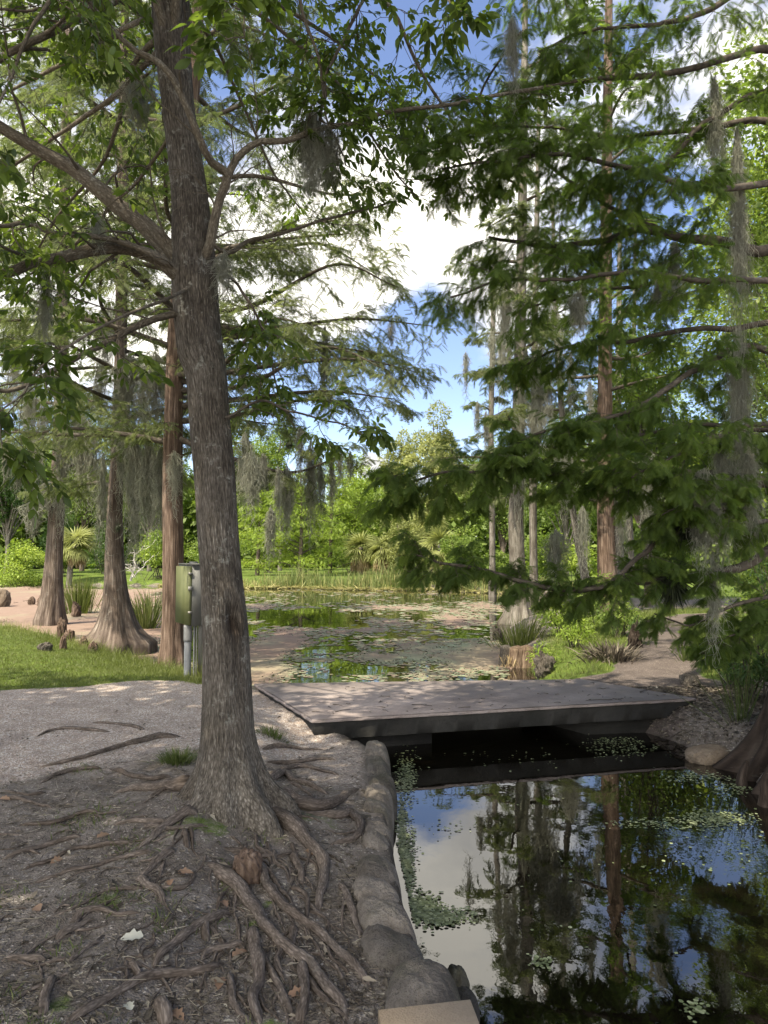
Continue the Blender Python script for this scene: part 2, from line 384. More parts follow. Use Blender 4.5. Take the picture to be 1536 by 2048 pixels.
def bark(name, lo, mid, hi, k=(14, 14, 2.2), bstr=.9, bdist=.02, lichen=0.0, fine=60):
    m = Mat(name); tcv = m.attr('tc', 'Vector'); s = m.scale(tcv, k)
    n1 = m.noise(s, 1.6, 6, .62, .35); n2 = m.noise(m.scale(tcv, (1, 1, .5)), 3.0, 4); n3 = m.noise(tcv, fine, 3, .6)
    v = m.voro(m.scale(tcv, (k[0] * .9, k[1] * .9, k[2] * 1.3)), 2.2, 'DISTANCE_TO_EDGE')
    h = m.math('ADD', m.math('MULTIPLY', n1, .8), m.math('ADD', m.math('MULTIPLY', m.math('MINIMUM', v, .35), .55), m.math('MULTIPLY', n3, .18)))
    c = m.ramp(h, (.40, lo), (.62, mid), (.84, hi))
    c = m.mix(m.math('MULTIPLY', m.ramp(n2, (.42, 0.), (.62, 1.)), .8), c, m.mix(1.0, c, (.55, .52, .49), 'MULTIPLY'))
    if lichen:
        l = m.math('MULTIPLY', m.ramp(m.noise(tcv, 9, 6, .72), (.55, 0.), (.64, 1.)), m.ramp(m.noise(tcv, 42, 2), (.42, 0.), (.6, 1.)))
        zl = m.n('ShaderNodeSeparateXYZ'); m.put(zl.inputs[0], tcv)
        l = m.math('MULTIPLY', l, m.ramp(zl.outputs[2], (.35, .12), (.95, 1.)))
        c = m.mix(m.math('MULTIPLY', l, lichen), c, (.34, .34, .30))
    c = m.mix(m.math('MULTIPLY', m.math('SUBTRACT', m.attr('rnd'), .5), 2.0, True), c, m.mix(1., c, (.34, .28, .24), 'MULTIPLY'))     # bare dark wood of a scar
    return m.done(m.bsdf(c, .9, m.bump(h, bstr, bdist), .15))
M['bark'] = bark('grey_bark', (.044, .037, .030), (.125, .108, .090), (.29, .262, .225), (58, 58, 5.5), 1.0, .020, .65)
M['bark_limb'] = bark('limb_bark', (.075, .062, .046), (.14, .118, .09), (.25, .22, .175), (40, 40, 12), .8, .012, .6)
M['bark_red'] = bark('red_cypress_bark', (.062, .041, .030), (.150, .104, .079), (.28, .215, .17), (13, 13, .7), 1.0, .03)
M['bark_cyp'] = bark('cypress_bark', (.060, .044, .035), (.140, .108, .088), (.27, .225, .19), (13, 13, .7), 1.0, .03, .25)
M['bark_pale'] = bark('pale_bark', (.085, .074, .060), (.17, .152, .128), (.30, .275, .24), (12, 12, .8), .9, .03, .4)
M['twig'] = bark('twig_bark', (.05, .042, .034), (.09, .075, .06), (.16, .14, .115), (10, 10, 5), .4, .005)
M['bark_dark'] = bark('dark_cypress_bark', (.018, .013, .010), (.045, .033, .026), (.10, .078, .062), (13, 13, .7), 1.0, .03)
M['root'] = bark('root_bark', (.055, .043, .035), (.135, .108, .09), (.26, .215, .185), (45, 45, 9), .9, .006, .15)
def rock_mat(name, a, b, c, moss=0.0, sc_=5):
    m = Mat(name); o = m.pos(); n = m.noise(o, sc_, 8, .66); n2 = m.noise(o, sc_ * 9, 5, .7); pit = m.voro(o, sc_ * 11)
    col = m.ramp(n, (.3, a), (.5, b), (.72, c))
    col = m.mix(m.ramp(n2, (.50, 0.), (.72, .55)), col, m.mix(1., col, (.45, .44, .42), 'MULTIPLY'))
    col = m.mix(1., col, m.ramp(m.attr('rnd'), (0., (.72, .71, .70)), (1., (1.28, 1.25, 1.2))), 'MULTIPLY')
    if moss: col = m.mix(m.math('MULTIPLY', m.ramp(m.noise(o, 3.1, 5), (.5, 0.), (.66, 1.)), moss), col, (.07, .075, .03))
    n3 = m.noise(o, sc_ * 30, 4, .7); col = m.mix(m.ramp(n3, (.5, 0.), (.7, .6)), col, m.mix(1., col, (.42, .40, .37), 'MULTIPLY')); col = m.mix(m.math('MULTIPLY', m.ramp(n3, (.28, 1.), (.36, 0.)), .5), col, m.mix(1., col, (1.7, 1.65, 1.55), 'MULTIPLY'))
    h = m.math('ADD', n, m.math('ADD', m.math('MULTIPLY', n2, .55), m.math('ADD', m.math('MULTIPLY', pit, .2), m.math('MULTIPLY', n3, .25))))
    return m.done(m.bsdf(col, .9, m.bump(h, 1.0, .035), .15))
M['stone'] = rock_mat('boulder_stone', (.085, .073, .062), (.155, .136, .12), (.25, .222, .195), .3)
M['stone_wet'] = rock_mat('damp_stone', (.03, .028, .025), (.06, .055, .05), (.11, .10, .09), .3)
M['rock_tan'] = rock_mat('tan_rock', (.10, .075, .055), (.18, .14, .105), (.27, .22, .17))
def concrete(name, a, b, stain, rough=.85, speck=.5):
    m = Mat(name); o = m.pos(); n = m.noise(o, 1.6, 8, .65); n2 = m.noise(o, 38, 5, .7); n3 = m.noise(m.scale(o, (1, 1, 1)), .7, 4, .6, .8); v = m.voro(o, 130)
    col = m.ramp(n, (.34, a), (.66, b))
    col = m.mix(m.ramp(n3, (.46, 0.), (.62, .75)), col, stain)
    col = m.mix(m.ramp(n2, (.48, 0.), (.74, speck)), col, m.mix(1., col, (.45, .43, .42), 'MULTIPLY'))
    h = m.math('ADD', m.math('MULTIPLY', n2, .7), m.math('MULTIPLY', v, .35))
    return m.done(m.bsdf(col, rough, m.bump(h, .6, .012), .25))
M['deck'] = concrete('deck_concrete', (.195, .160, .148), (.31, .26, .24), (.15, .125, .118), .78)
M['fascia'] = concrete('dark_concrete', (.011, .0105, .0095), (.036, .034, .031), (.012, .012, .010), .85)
M['paver'] = concrete('tan_paver', (.36, .26, .17), (.48, .36, .25), (.33, .25, .18), .8, .25)

# ================================================================ SETTING
def zones(x, y, s):
    n = fbm(x * 1.3, y * 1.3, 3, 21) - .5; n2 = fbm(x * .5, y * .5, 3, 31) - .5
    le = np.interp(x, [p[0] for p in LAWN_EDGE], [p[1] for p in LAWN_EDGE])
    west = sstep(-1.35, -1.75, x)
    lawn = sstep(-.16, .16, y - le + n * .5) * west * sstep(-.1, .25, s)
    gravel = sstep(-.55, .75, y - (5.35 + (x + 2.7) * .55) + n * 1.3) * sstep(.35, -.15, x) * sstep(.05, .3, s)
    gravel = np.maximum(gravel, .5 * sstep(.1, .5, x + .9 + n * .4) * sstep(4.9, 5.6, y + n) * sstep(.05, .2, s) * sstep(1, .4, x))
    gravel = gravel * (1 - lawn) * sstep(16, 13, y)
    pd = seg_dist(x, y, PATH_R)
    path = sstep(.62, .40, pd + n * .35 - .35 * sstep(10.2, 9.2, y)) * sstep(2.0, 2.2, x)
    far = sstep(24, 30, y)
    east = sstep(1.4, 1.8, x) * sstep(8.8, 9.6, y)
    grass = np.maximum(lawn, east * (1 - path) * sstep(2.6, 1.2, pd + n))
    grass = np.maximum(grass, far * sstep(-.1, .7, s + n))
    spots = sstep(.60, .70, fbm(x * 2.6, y * 2.6, 3, 77)) * .55 * sstep(6.2, 4, y) * sstep(0, -.4, x)
    grass = np.maximum(grass, spots * (1 - gravel))
    return gravel * (1 - path), grass, path
m = Mat('ground')
tcv = m.attr('tc', 'Vector'); sp3 = m.n('ShaderNodeSeparateXYZ'); m.put(sp3.inputs[0], tcv); ps = m.pos(); wet = m.attr('rnd')
na = m.noise(ps, 3.2, 8, .68); nb = m.noise(ps, 26, 6, .7); nc = m.noise(ps, 110, 3, .6); vo = m.voro(ps, 95, out='Color'); vd = m.voro(ps, 95)
vsep = m.n('ShaderNodeSeparateColor'); m.put(vsep.inputs[0], vo)
dirt = m.ramp(na, (.3, (.110, .090, .076)), (.52, (.19, .162, .140)), (.75, (.28, .245, .215)))
dirt = m.mix(m.ramp(nb, (.45, 0.), (.7, .6)), dirt, (.06, .047, .038))
dirt = m.mix(m.math('MULTIPLY', m.ramp(vsep.outputs[0], (.955, 0.), (.965, 1.)), .85), dirt, (.42, .37, .32))
grav = m.ramp(nb, (.3, (.32, .25, .205)), (.7, (.50, .41, .345)))
grav = m.mix(m.ramp(vsep.outputs[0], (.1, .8), (.5, 0.)), grav, (.17, .13, .11))
grav = m.mix(m.math('MULTIPLY', m.ramp(vsep.outputs[1], (.74, 0.), (.80, 1.)), .85), grav, (.66, .61, .56))
grav = m.mix(m.ramp(na, (.42, .0), (.66, .55)), grav, (.20, .155, .13))
gr = m.ramp(na, (.3, (.060, .085, .020)), (.55, (.10, .145, .028)), (.8, (.19, .19, .06)))
pa = m.ramp(na, (.3, (.085, .068, .060)), (.7, (.150, .122, .108)))
pa = m.mix(m.math('MULTIPLY', m.ramp(vsep.outputs[0], (.93, 0.), (.95, 1.)), .7), pa, (.30, .26, .22))
def edge(f, lo=.34, hi=.66):
    return m.ramp(m.math('ADD', f, m.math('MULTIPLY', m.math('SUBTRACT', nb, .5), .8)), (lo, 0.), (hi, 1.))
col = m.mix(edge(sp3.outputs[0]), dirt, grav)
col = m.mix(edge(sp3.outputs[1]), col, gr)
col = m.mix(edge(sp3.outputs[2]), col, pa)
col = m.mix(wet, col, (.018, .015, .011))
hh = m.math('ADD', m.math('MULTIPLY', nb, .9), m.math('ADD', m.math('MULTIPLY', nc, .4), m.math('MULTIPLY', vd, .5)))
M['ground'] = m.done(m.bsdf(col, .95, m.bump(hh, .8, .02), .12))

th = np.concatenate([np.linspace(-PI, -R(43), 60)[:-1], np.linspace(-R(43), R(43), 640), np.linspace(R(43), PI, 60)[1:]])
rr = np.concatenate([np.geomspace(.25, 1.5, 22)[:-1], np.geomspace(1.5, 14, 330)[:-1], np.geomspace(14, 65, 110)[:-1], np.geomspace(65, 1600, 40)])
TH, RR = np.meshgrid(th, rr, indexing='xy')
gx, gy = (RR * np.sin(TH)).ravel(), (RR * np.cos(TH)).ravel()
gz, gs = H(gx, gy, full=True)
zg, zl, zp = zones(gx, gy, gs)
wetv = sstep(.16, -.02, gs) * np.where(np.hypot(gx, gy) < 24, 1, .3)
nr, nt = len(rr), len(th)
ii = np.arange(nr * nt).reshape(nr, nt)
quads = np.stack([ii[:-1, :-1], ii[:-1, 1:], ii[1:, 1:], ii[1:, :-1]], -1).reshape(-1, 4)[:, ::-1]
qz = np.stack([zg, zl, zp], 1)[quads].mean(1); qy = gy[quads].mean(1); qx = gx[quads].mean(1); qr = np.hypot(qx, qy)
kind = np.zeros(len(quads), int)
kind[(qz[:, 0] > .5) & (qy < 11)] = 1
kind[(qz[:, 1] > .5) & (qy > 8) & (qy < 22) & (qx < -1.3)] = 2
kind[(qz[:, 2] > .5) & (qy < 24)] = 3
allv = np.stack([gx, gy, gz], 1); tcz = np.stack([zg, zl, zp], 1)
def sub_ground(k, name):
    f = quads[kind == k]; u, inv = np.unique(f, return_inverse=True)
    mb = MB(); mb.add(allv[u], inv.reshape(-1, 4), wetv[u], tcz[u])
    if k == 0:
        t = np.linspace(0, 2 * PI, 24, endpoint=False)
        f0 = [(0, 0, Hs(0, 0))] + [(.26 * math.sin(a), .26 * math.cos(a), Hs(.26 * math.sin(a), .26 * math.cos(a))) for a in t]
        mb.add(f0, [(0, 1 + (i + 1) % 24, 1 + i) for i in range(24)], 0, np.zeros((25, 3)))
    return struct(mb.build(name, M['ground']))
sub_ground(0, 'ground'); sub_ground(1, 'gravel_path'); sub_ground(2, 'lawn'); sub_ground(3, 'dirt_path')

# water: one flat sheet under the banks
m = Mat('water'); ps = m.pos()
n1 = m.noise(m.scale(ps, (1, 1, 1)), 3.0, 3, .5); n2 = m.noise(m.scale(ps, (1.6, .9, 1)), 11, 3, .5)
calm = m.ramp(m.noise(ps, .8, 2), (.42, .12), (.62, 1.))
hgt = m.math('MULTIPLY', m.math('ADD', n1, m.math('MULTIPLY', n2, .25)), calm)
colw = m.ramp(m.noise(ps, 1.4, 4), (.35, (.0022, .0019, .0012)), (.65, (.0045, .0036, .002)))
M['water'] = m.done(m.bsdf(colw, .008, m.bump(hgt, .035, .05), .5, ior=1.95))
mb = MB()
wx, wy = np.meshgrid(np.concatenate([[-75], np.linspace(-40, 12, 50)]), np.linspace(-5, 60, 60))
iw = np.arange(wx.size).reshape(wx.shape)
mb.add(np.stack([wx.ravel(), wy.ravel(), np.full(wx.size, WATER)], 1), np.stack([iw[:-1, :-1], iw[:-1, 1:], iw[1:, 1:], iw[1:, :-1]], -1).reshape(-1, 4))
struct(mb.build('water', M['water']))

# pond scum: thin floating mats, cut out cell by cell
def to_px(x, y, z=WATER):
    yc = y * cp + (z - EYE) * sp; up = -y * sp + (z - EYE) * cp
    return CX + FPX * x / yc, CY - FPX * up / yc
def ell(px, py, cx, cy, rx, ry): return np.exp(-(((px - cx) / rx) ** 2 + ((py - cy) / ry) ** 2))
def scum_field(x, y):
    px, py = to_px(x, y)
    b = (1.0 * sstep(430, 250, px) * sstep(1166, 1182, py) * (1 - 1.3 * ell(px, py, 230, 1168, 150, 11))
         + 1.0 * ell(px, py, 520, 1335, 70, 40) + .75 * ell(px, py, 560, 1285, 70, 22) + .85 * ell(px, py, 960, 1325, 95, 28) + .6 * ell(px, py, 720, 1315, 150, 10)
         + .55 * ell(px, py, 890, 1245, 110, 14) + .45 * ell(px, py, 650, 1262, 90, 7) + .4 * ell(px, py, 820, 1290, 160, 12) + .45 * ell(px, py, 640, 1345, 80, 10) + .45 * ell(px, py, 840, 1350, 130, 8)
         - .45 * ell(px, py, 700, 1345, 110, 9) + .3 * ell(px, py, 1000, 1215, 120, 14) + .25 * ell(px, py, 520, 1215, 60, 8)
         + .25 * ell(px, py, 740, 1215, 260, 22))
    n = fbm(x * .8, y * .33, 4, 55) * .62 + fbm(x * 5, y * 2.2, 3, 56) * .38
    return b + (n - .5) * 1.9
def floaters():
    rng = np.random.default_rng(5)
    th2 = np.linspace(-R(42), R(20), 620); r2 = np.geomspace(8.6, 56, 420)
    T2, R2 = np.meshgrid(th2, r2); x, y = (R2 * np.sin(T2)).ravel(), (R2 * np.cos(T2)).ravel()
    s = shore_sd(x, y); f = np.where(s < .05, scum_field(x, y), -9)
    i2 = np.arange(x.size).reshape(T2.shape)
    q = np.stack([i2[:-1, :-1], i2[:-1, 1:], i2[1:, 1:], i2[1:, :-1]], -1).reshape(-1, 4)[:, ::-1]
    fq = f[q].mean(1) + rng.normal(0, .12, len(q)); q = q[fq > .52]
    px, py = to_px(x, y)
    green = np.clip(.95 * ell(px, py, 690, 1338, 210, 34) + .55 * ell(px, py, 930, 1295, 160, 16) + (fbm(x * 1.2, y * .6, 4, 91) - .5) * 1.3 + .12, 0, 1)
    u, inv = np.unique(q, return_inverse=True); mb = MB()
    mb.add(np.stack([x[u], y[u], np.full(len(u), WATER + .006) + rng.random(len(u)) * .006], 1), inv.reshape(-1, 4), green[u])
    m = Mat('pond_scum'); c = m.ramp(m.attr('rnd'), (.15, (.235, .165, .128)), (.5, (.25, .215, .15)), (.85, (.23, .275, .175)))
    nn = m.noise(m.scale(m.pos(), (.5, 1.3, 1)), 5, 8, .74); c = m.mix(m.ramp(nn, (.4, .0), (.66, .6)), c, m.mix(1., c, (.55, .5, .45), 'MULTIPLY'))
    M['scum'] = m.done(m.bsdf(c, .85, m.bump(nn, .5, .01), .2))
    stuff(mb.build('pond_scum', M['scum']))
    # loose floating leaves: small flat pads between the mats
    n = 60000; th3 = rng.uniform(-R(20), R(20), n); r3 = np.exp(rng.uniform(math.log(9), math.log(48), n))
    x, y = r3 * np.sin(th3), r3 * np.cos(th3); f = np.where(shore_sd(x, y) < -.05, scum_field(x, y), -9)
    k = (f > .12 + .3 * rng.random(n)) & (f < .75); x, y = x[k], y[k]; k = len(x)
    a = np.arange(6) * PI / 3; pad = np.stack([np.cos(a) * .5, np.sin(a) * .5, 0 * a], 1); padf = np.array([(0, 1, 2, 3), (0, 3, 4, 5)])
    mb = MB(); ang = rng.uniform(0, 2 * PI, k)
    scatter(mb, pad, padf, np.stack([x, y, np.full(k, WATER + .004) + rng.random(k) * .004], 1), np.stack([np.cos(ang), np.sin(ang), 0 * ang], 1),
            np.tile(UP, (k, 1)), rng.uniform(.05, .14, k) * np.clip(np.hypot(x, y) / 16, .6, 1.6), rng.uniform(.2, 1, k))
    stuff(mb.build('floating_pond_leaves', M['scum']))
    # duckweed on the canal: along the boulder wall and in a few rafts
    xs, ys = [], []
    for cxp, cyp, rx, ry, nn_ in ((812, 1560, 18, 40, 330), (804, 1650, 10, 50, 240), (812, 1720, 16, 60, 420), (840, 1820, 34, 26, 420), (890, 1835, 44, 16, 240), (1425, 1640, 62, 16, 330),
                               (1250, 1500, 60, 12, 110), (1230, 1482, 40, 6, 90), (1400, 1555, 60, 10, 120), (1470, 1575, 40, 14, 120), (1290, 1650, 60, 8, 60), (1200, 1700, 240, 200, 36),
                               (1080, 1930, 20, 14, 26), (1390, 2020, 20, 20, 25), (905, 1660, 60, 16, 20), (1060, 1520, 150, 20, 26), (1450, 1700, 90, 60, 24)):
        for _ in range(int(nn_ * 1.7)):
            p = G(cxp + rng.normal(0, rx * .6), cyp + rng.normal(0, ry * .6), WATER)
            xs.append(p[0]); ys.append(p[1])
    x, y = np.array(xs), np.array(ys); k = shore_sd(x, y) < -.05; x, y = x[k], y[k]; k = len(x)
    mb = MB(); ang = rng.uniform(0, 2 * PI, k)
    scatter(mb, pad * np.array([1, 1, 1]), padf, np.stack([x, y, np.full(k, WATER + .003) + rng.random(k) * .008], 1), np.stack([np.cos(ang), np.sin(ang), 0 * ang], 1),
            nrm(np.tile(UP, (k, 1)) + rng.normal(0, .12, (k, 3))), rng.uniform(.010, .026, k), rng.uniform(0, 1, k))
    M['duckweed'] = leaf_mat('duckweed', ((.0, (.08, .095, .045)), (.6, (.17, .20, .10)), (1., (.33, .35, .22))), (1.2, 1.2, 1), .1, .5)
    stuff(mb.build('duckweed', M['duckweed']))
floaters()

# ================================================================ FOOTBRIDGE
def ragged(poly, n, amp, seed):
    out = []
    for i in range(len(poly)):
        a, b = np.array(poly[i][:2], float), np.array(poly[(i + 1) % len(poly)][:2], float); d = nrm(b - a); q = np.array([d[1], -d[0]]); L = np.linalg.norm(b - a)
        for k in range(n):
            t = k / n; o_ = 0 if k == 0 else amp * (float(fbm(t * L * 9 + seed, i * 3.3, 3, seed)) - .5) * 2; out.append(a + (b - a) * t + q * o_)
    return out
def prism(mb, poly, z0, z1, bev=.012):
    """closed slab over a plan polygon with a small bevel round its top"""
    p = np.array(poly, float); c = p.mean(0); n = len(p)
    d = nrm(p - c)
    rings = [np.c_[p, np.full(n, z0)], np.c_[p, np.full(n, z1 - bev)], np.c_[p - d * bev, np.full(n, z1)]]
    v = np.concatenate(rings); f = []
    for r_ in range(2):
        for i in range(n):
            a, b = r_ * n + i, r_ * n + (i + 1) % n; f.append((a, b, b + n, a + n))
    base = mb.n
    mb.add(v, np.array(f))
    if n == 4: mb.f4.append(np.array([[2 * n, 2 * n + 1, 2 * n + 2, 2 * n + 3], [3, 2, 1, 0]]) + base)
    else: mb.f3.append(np.array([(2 * n, 2 * n + i, 2 * n + i + 1) for i in range(1, n - 1)] + [(0, i + 1, i) for i in range(1, n - 1)]) + base)
FL, FR, BR, BL = G(625, 1440)[:2], G(1392, 1396)[:2], G(1165, 1358)[:2], G(508, 1367)[:2]
br = thing('footbridge', 'low flat concrete footbridge crossing the dark canal beside the pond', 'bridge', ((FL[0] + FR[0]) / 2, (FL[1] + BR[1]) / 2, 0))
fdir = nrm(FR - FL); fperp = np.array([-fdir[1], fdir[0]])
mb = MB(); prism(mb, ragged([FL, FR, BR, BL], 40, .014, 3), -.030, 0, .010); mb.build('deck', M['deck'], br, smooth=False)
mb = MB()
i1 = [FL + fdir * .02 + fperp * .015, FR - fdir * .03 + fperp * .015, BR - fdir * .05 - fperp * .03, BL + fdir * .05 - fperp * .04]
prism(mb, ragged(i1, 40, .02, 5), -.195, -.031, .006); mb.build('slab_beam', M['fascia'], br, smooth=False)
for a0, a1, dz, st in ((.02, 1.28, -1.1, .30), (3.0, 4.05, -1.1, .22)):
    mb = MB(); q = [FL + fdir * a0 + fperp * st, FL + fdir * a1 + fperp * st, FL + fdir * (a1 - .2) + fperp * 1.75, FL + fdir * (a0 - .5) + fperp * 1.75]
    if a0 > 1: q = [FL + fdir * a0 + fperp * st, FL + fdir * a1 + fperp * (st - .12), FL + fdir * (a1 - .3) + fperp * 1.2, FL + fdir * (a0 - .3) + fperp * 1.2]
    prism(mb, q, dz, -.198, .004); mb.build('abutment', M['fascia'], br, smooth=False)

# ================================================================ BOULDER WALL
def boulder(mb, c, hx, hy, hz, rot, seed, p=2.6, nz=.10, tilt=(0, 0)):
    rng = np.random.default_rng(seed); nu, nv = 72, 44
    u = np.linspace(0, 2 * PI, nu, endpoint=False); v = np.linspace(-PI / 2, PI / 2, nv)
    U, V_ = np.meshgrid(u, v)
    d = np.stack([np.cos(V_) * np.cos(U), np.cos(V_) * np.sin(U), np.sin(V_)], -1)
    r = (np.abs(d) ** p).sum(-1) ** (-1 / p)
    q = d * r[..., None]
    s1, s2 = seed * 1.7, seed * 2.9
    n = (fbm(q[..., 0] * 1.4 + s1 + q[..., 2], q[..., 1] * 1.4 + s2 - q[..., 2] * .7, 4, seed) - .5)
    n2 = (fbm(q[..., 0] * 5 + s1 + 3 * q[..., 2], q[..., 1] * 5 + s2, 3, seed + 3) - .5)
    n3 = (fbm(q[..., 0] * 12 + s1 + 7 * q[..., 2], q[..., 1] * 12 + s2, 3, seed + 5) - .5)
    q = q * (1 + nz * 2.0 * n + nz * 1.2 * n2 + nz * .5 * n3)[..., None]
    q = q * np.array([hx, hy, hz])
    q[..., 2] += q[..., 0] * tilt[0] + q[..., 1] * tilt[1]
    ca, sa = math.cos(rot), math.sin(rot)
    X = q[..., 0] * ca - q[..., 1] * sa; Y = q[..., 0] * sa + q[..., 1] * ca
    Vv = np.stack([X + c[0], Y + c[1], q[..., 2] + c[2]], -1)
    i = np.arange(nu * nv).reshape(nv, nu)
    mb.add(Vv.reshape(-1, 3), np.stack([i[:-1], np.roll(i[:-1], -1, 1), np.roll(i[1:], -1, 1), i[1:]], -1).reshape(-1, 4), .5)
wl = thing('stone_wall', 'low retaining wall of rounded grey boulders along the left edge of the canal', 'stone wall', (0.05, 4.5, -.3))
STONES = [(310, 240, 170, 100, -.12), (310, 330, 225, 135, -.09), (335, 428, 205, 100, -.09), (335, 525, 200, 112, -.09), (300, 618, 225, 92, -.09), (300, 690, 212, 86, -.085),
          (310, 765, 210, 98, -.085), (290, 843, 235, 92, -.08), (300, 915, 225, 95, -.08), (258, 1010, 345, 165, -.075), (300, 1145, 345, 155, -.075), (365, 1290, 385, 185, -.075),
          (480, 1480, 490, 250, -.065), (600, 1745, 500, 340, -.055), (830, 1700, 190, 200, -.33), (880, 1860, 230, 260, -.31), (905, 2060, 220, 260, -.25)]
def wall_edge(i):            # where one stone of the wall meets the next: centre x, half width, y, top
    def one(j, e):
        zx, zy, zw, zh, zt = STONES[j]; p = G(660 + zx / 3.26, 1420 + (zy + e * zh / 2) / 3.26, zt); return np.array([p[0], zw / 3.26 * m_per_px(p) / 2, p[1], zt])
    if i == 0: return one(0, -1)
    if i == 13: return one(12, .9)
    return (one(i - 1, 1) + one(i, -1)) / 2
def fitted_stone(mb, i, hz):
    A_, B_ = wall_edge(i), wall_edge(i + 1); rg = np.random.default_rng(50 + i); nu, nv = 84, 40
    a = np.linspace(0, 2 * PI, nu, endpoint=False); v = np.sin(np.linspace(-PI / 2, PI / 2, nv)); V_, A2 = np.meshgrid(v, a, indexing='ij')
    f = (1 - np.abs(V_) ** 3.6) ** (1 / 2.3); pw = 3.4
    d = (np.abs(np.cos(A2)) ** pw + np.abs(np.sin(A2)) ** pw) ** (-1 / pw); X, Z = np.cos(A2) * d * (.35 + .65 * f), np.sin(A2) * d * (.66 + .34 * f)
    X = np.where(f < 1e-6, 0, X); Z = np.where(f < 1e-6, 0, Z)
    t = (V_ + 1) / 2; c4 = A_[None, None] * (1 - t)[..., None] + B_[None, None] * t[..., None]
    sk = rg.normal(0, .10); half = abs(A_[2] - B_[2]) / 2
    n = fbm(X * 1.2 + i * 5.3 + Z, V_ * .9 + i * 1.7, 4, 60 + i) - .5; n2 = fbm(X * 6 + i * 3 + Z * 3, V_ * 3 + i, 4, 80 + i) - .5
    x = c4[..., 0] + c4[..., 1] * (X * (1 + .10 * n + .05 * n2)) + .018 * rg.normal(); y = c4[..., 2] + (V_ * .0) + X * sk * half - V_ * half * .03
    z = c4[..., 3] - hz + Z * hz + .10 * n * (Z > 0) * .6 + .022 * n2 - .028 * X + .016 * rg.normal()
    q = np.arange(nu * nv).reshape(nv, nu)
    mb.add(np.stack([x, y, z], -1).reshape(-1, 3), np.stack([q[:-1], np.roll(q[:-1], -1, 1), np.roll(q[1:], -1, 1), q[1:]], -1).reshape(-1, 4)[:, ::-1], rg.random())
for i, (zx, zy, zw, zh, zt) in enumerate(STONES):
    px, py = 660 + zx / 3.26, 1420 + zy / 3.26
    c = G(px, py, zt); mp = m_per_px(c); a, b = G(px, py - zh / 6.52, zt), G(px, py + zh / 6.52, zt)
    hz = .30 if zt > -.2 else .22
    if i < 13:
        mb = MB(); fitted_stone(mb, i, hz); mb.build('stone', M['stone'], wl); continue
    mb = MB(); boulder(mb, (c[0], c[1], zt - hz * .93), zw / 3.26 * mp * .53, (a[1] - b[1]) * .555, hz, .09 * math.sin(i * 2.3), 11 + i, 2.3 if i > 13 else 3.0, .065, (-.05, 0))
    o = mb.build('stone', M['stone'] if zt > -.2 else M['stone_wet'], wl)
    if i == 13: o['label'] = 'largest rounded boulder at the near end of the wall'
mb = MB(); A, B = G(756, 2018, .0), G(941, 1997, .0); D_ = G(962, 2052, .0); dv = (D_ - B) / np.linalg.norm(D_ - B)
prism(mb, [A[:2] + dv[:2] * .55, B[:2] + dv[:2] * .55, B[:2], A[:2]], -.055, .0, .006)
tag(mb.build('paving_slab', M['paver'], smooth=False), 'tan rectangular concrete paving slab at the near end of the boulder wall', 'paving slab')
mb = MB(); c = G(1418, 1506, -.30); boulder(mb, (c[0], c[1], -.325), .21, .17, .085, .15, 71, 2.6, .12, (.06, 0))
tag(mb.build('flat_rock', M['rock_tan']), 'flat tan rock lying at the water edge beside the fluted cypress base', 'rock')

# ================================================================ FOREGROUND TREE
rng = np.random.default_rng(3)
YT = TREE[1]
tree = thing('broadleaf_tree', 'large grey-barked broadleaf tree with spreading surface roots in the left foreground', 'tree', (TREE[0], TREE[1], Hs(*TREE)))
ctr = [(462, 1660, 94), (462, 1630, 89), (462, 1600, 80), (461, 1570, 71), (460, 1535, 62), (458, 1500, 56), (456, 1460, 51), (455, 1400, 48), (453, 1330, 46), (450, 1250, 44.5), (443, 1150, 41), (435, 1050, 40.5),
       (429, 950, 40), (420, 850, 39), (412, 750, 40), (400, 700, 45), (392, 620, 45), (388, 560, 45), (386, 500, 42), (380, 400, 36), (368, 300, 32.5), (355, 200, 32), (345, 100, 35), (341, 0, 37),
       (333, -150, 37), (322, -350, 35), (310, -600, 32), (300, -900, 27), (290, -1300, 20), (285, -1700, 10)]
pts = np.array([P(a, b, YT) for a, b, w in ctr]); rad = np.array([w * m_per_px(p) for p, (a, b, w) in zip(pts, ctr)])
cen = catmull(pts, 150); radc = np.interp(np.linspace(0, len(pts) - 1, 150), np.arange(len(pts)), rad)
zb = cen[:, 2]
LOBES = [(95, 1.0), (148, .95), (188, .6), (226, 1.15), (268, 1.0), (318, .8), (30, .7)]
def trunk_wave(a, i):
    i = i.astype(int); z = zb[i]
    fl = np.exp(-np.clip(z - .05, 0, 9) / .16); w = 0
    for d_, k_ in LOBES: w = w + k_ * np.exp(24 * (np.cos(a - R(d_) + .10 * np.sin(5 * z)) - 1))
    r = 1 + fl * (.85 * w - .24)
    fine = fbm(a * 9 / 1.0, z * 5, 3, 8) - .5; big = fbm(a * 2.2, z * 1.3, 3, 18) - .5
    r = r + .030 * fine + .09 * big * sstep(0, .4, z)
    da = np.angle(np.exp(1j * (a - R(214)))); zk = (z - 1.165)
    ring = np.exp(-((np.hypot(da * .85, zk * 3.6) - .42) / .17) ** 2)
    hole = np.exp(-(np.hypot(da * 1.05, (zk + .02) * 4.2) / .34) ** 2)
    scar = np.exp(-((da - .20) / .34) ** 2) * sstep(-.62, -.45, zk) * sstep(0, -.12, zk)
    return r + .15 * ring - .36 * hole - .11 * scar
mb = MB(); tube(mb, cen, radc, 96, wave=trunk_wave, cap=False)
A2, Z2 = np.meshgrid(np.arange(96) * 2 * PI / 96, zb); da = np.angle(np.exp(1j * (A2 - R(214)))); zk = Z2 - 1.165
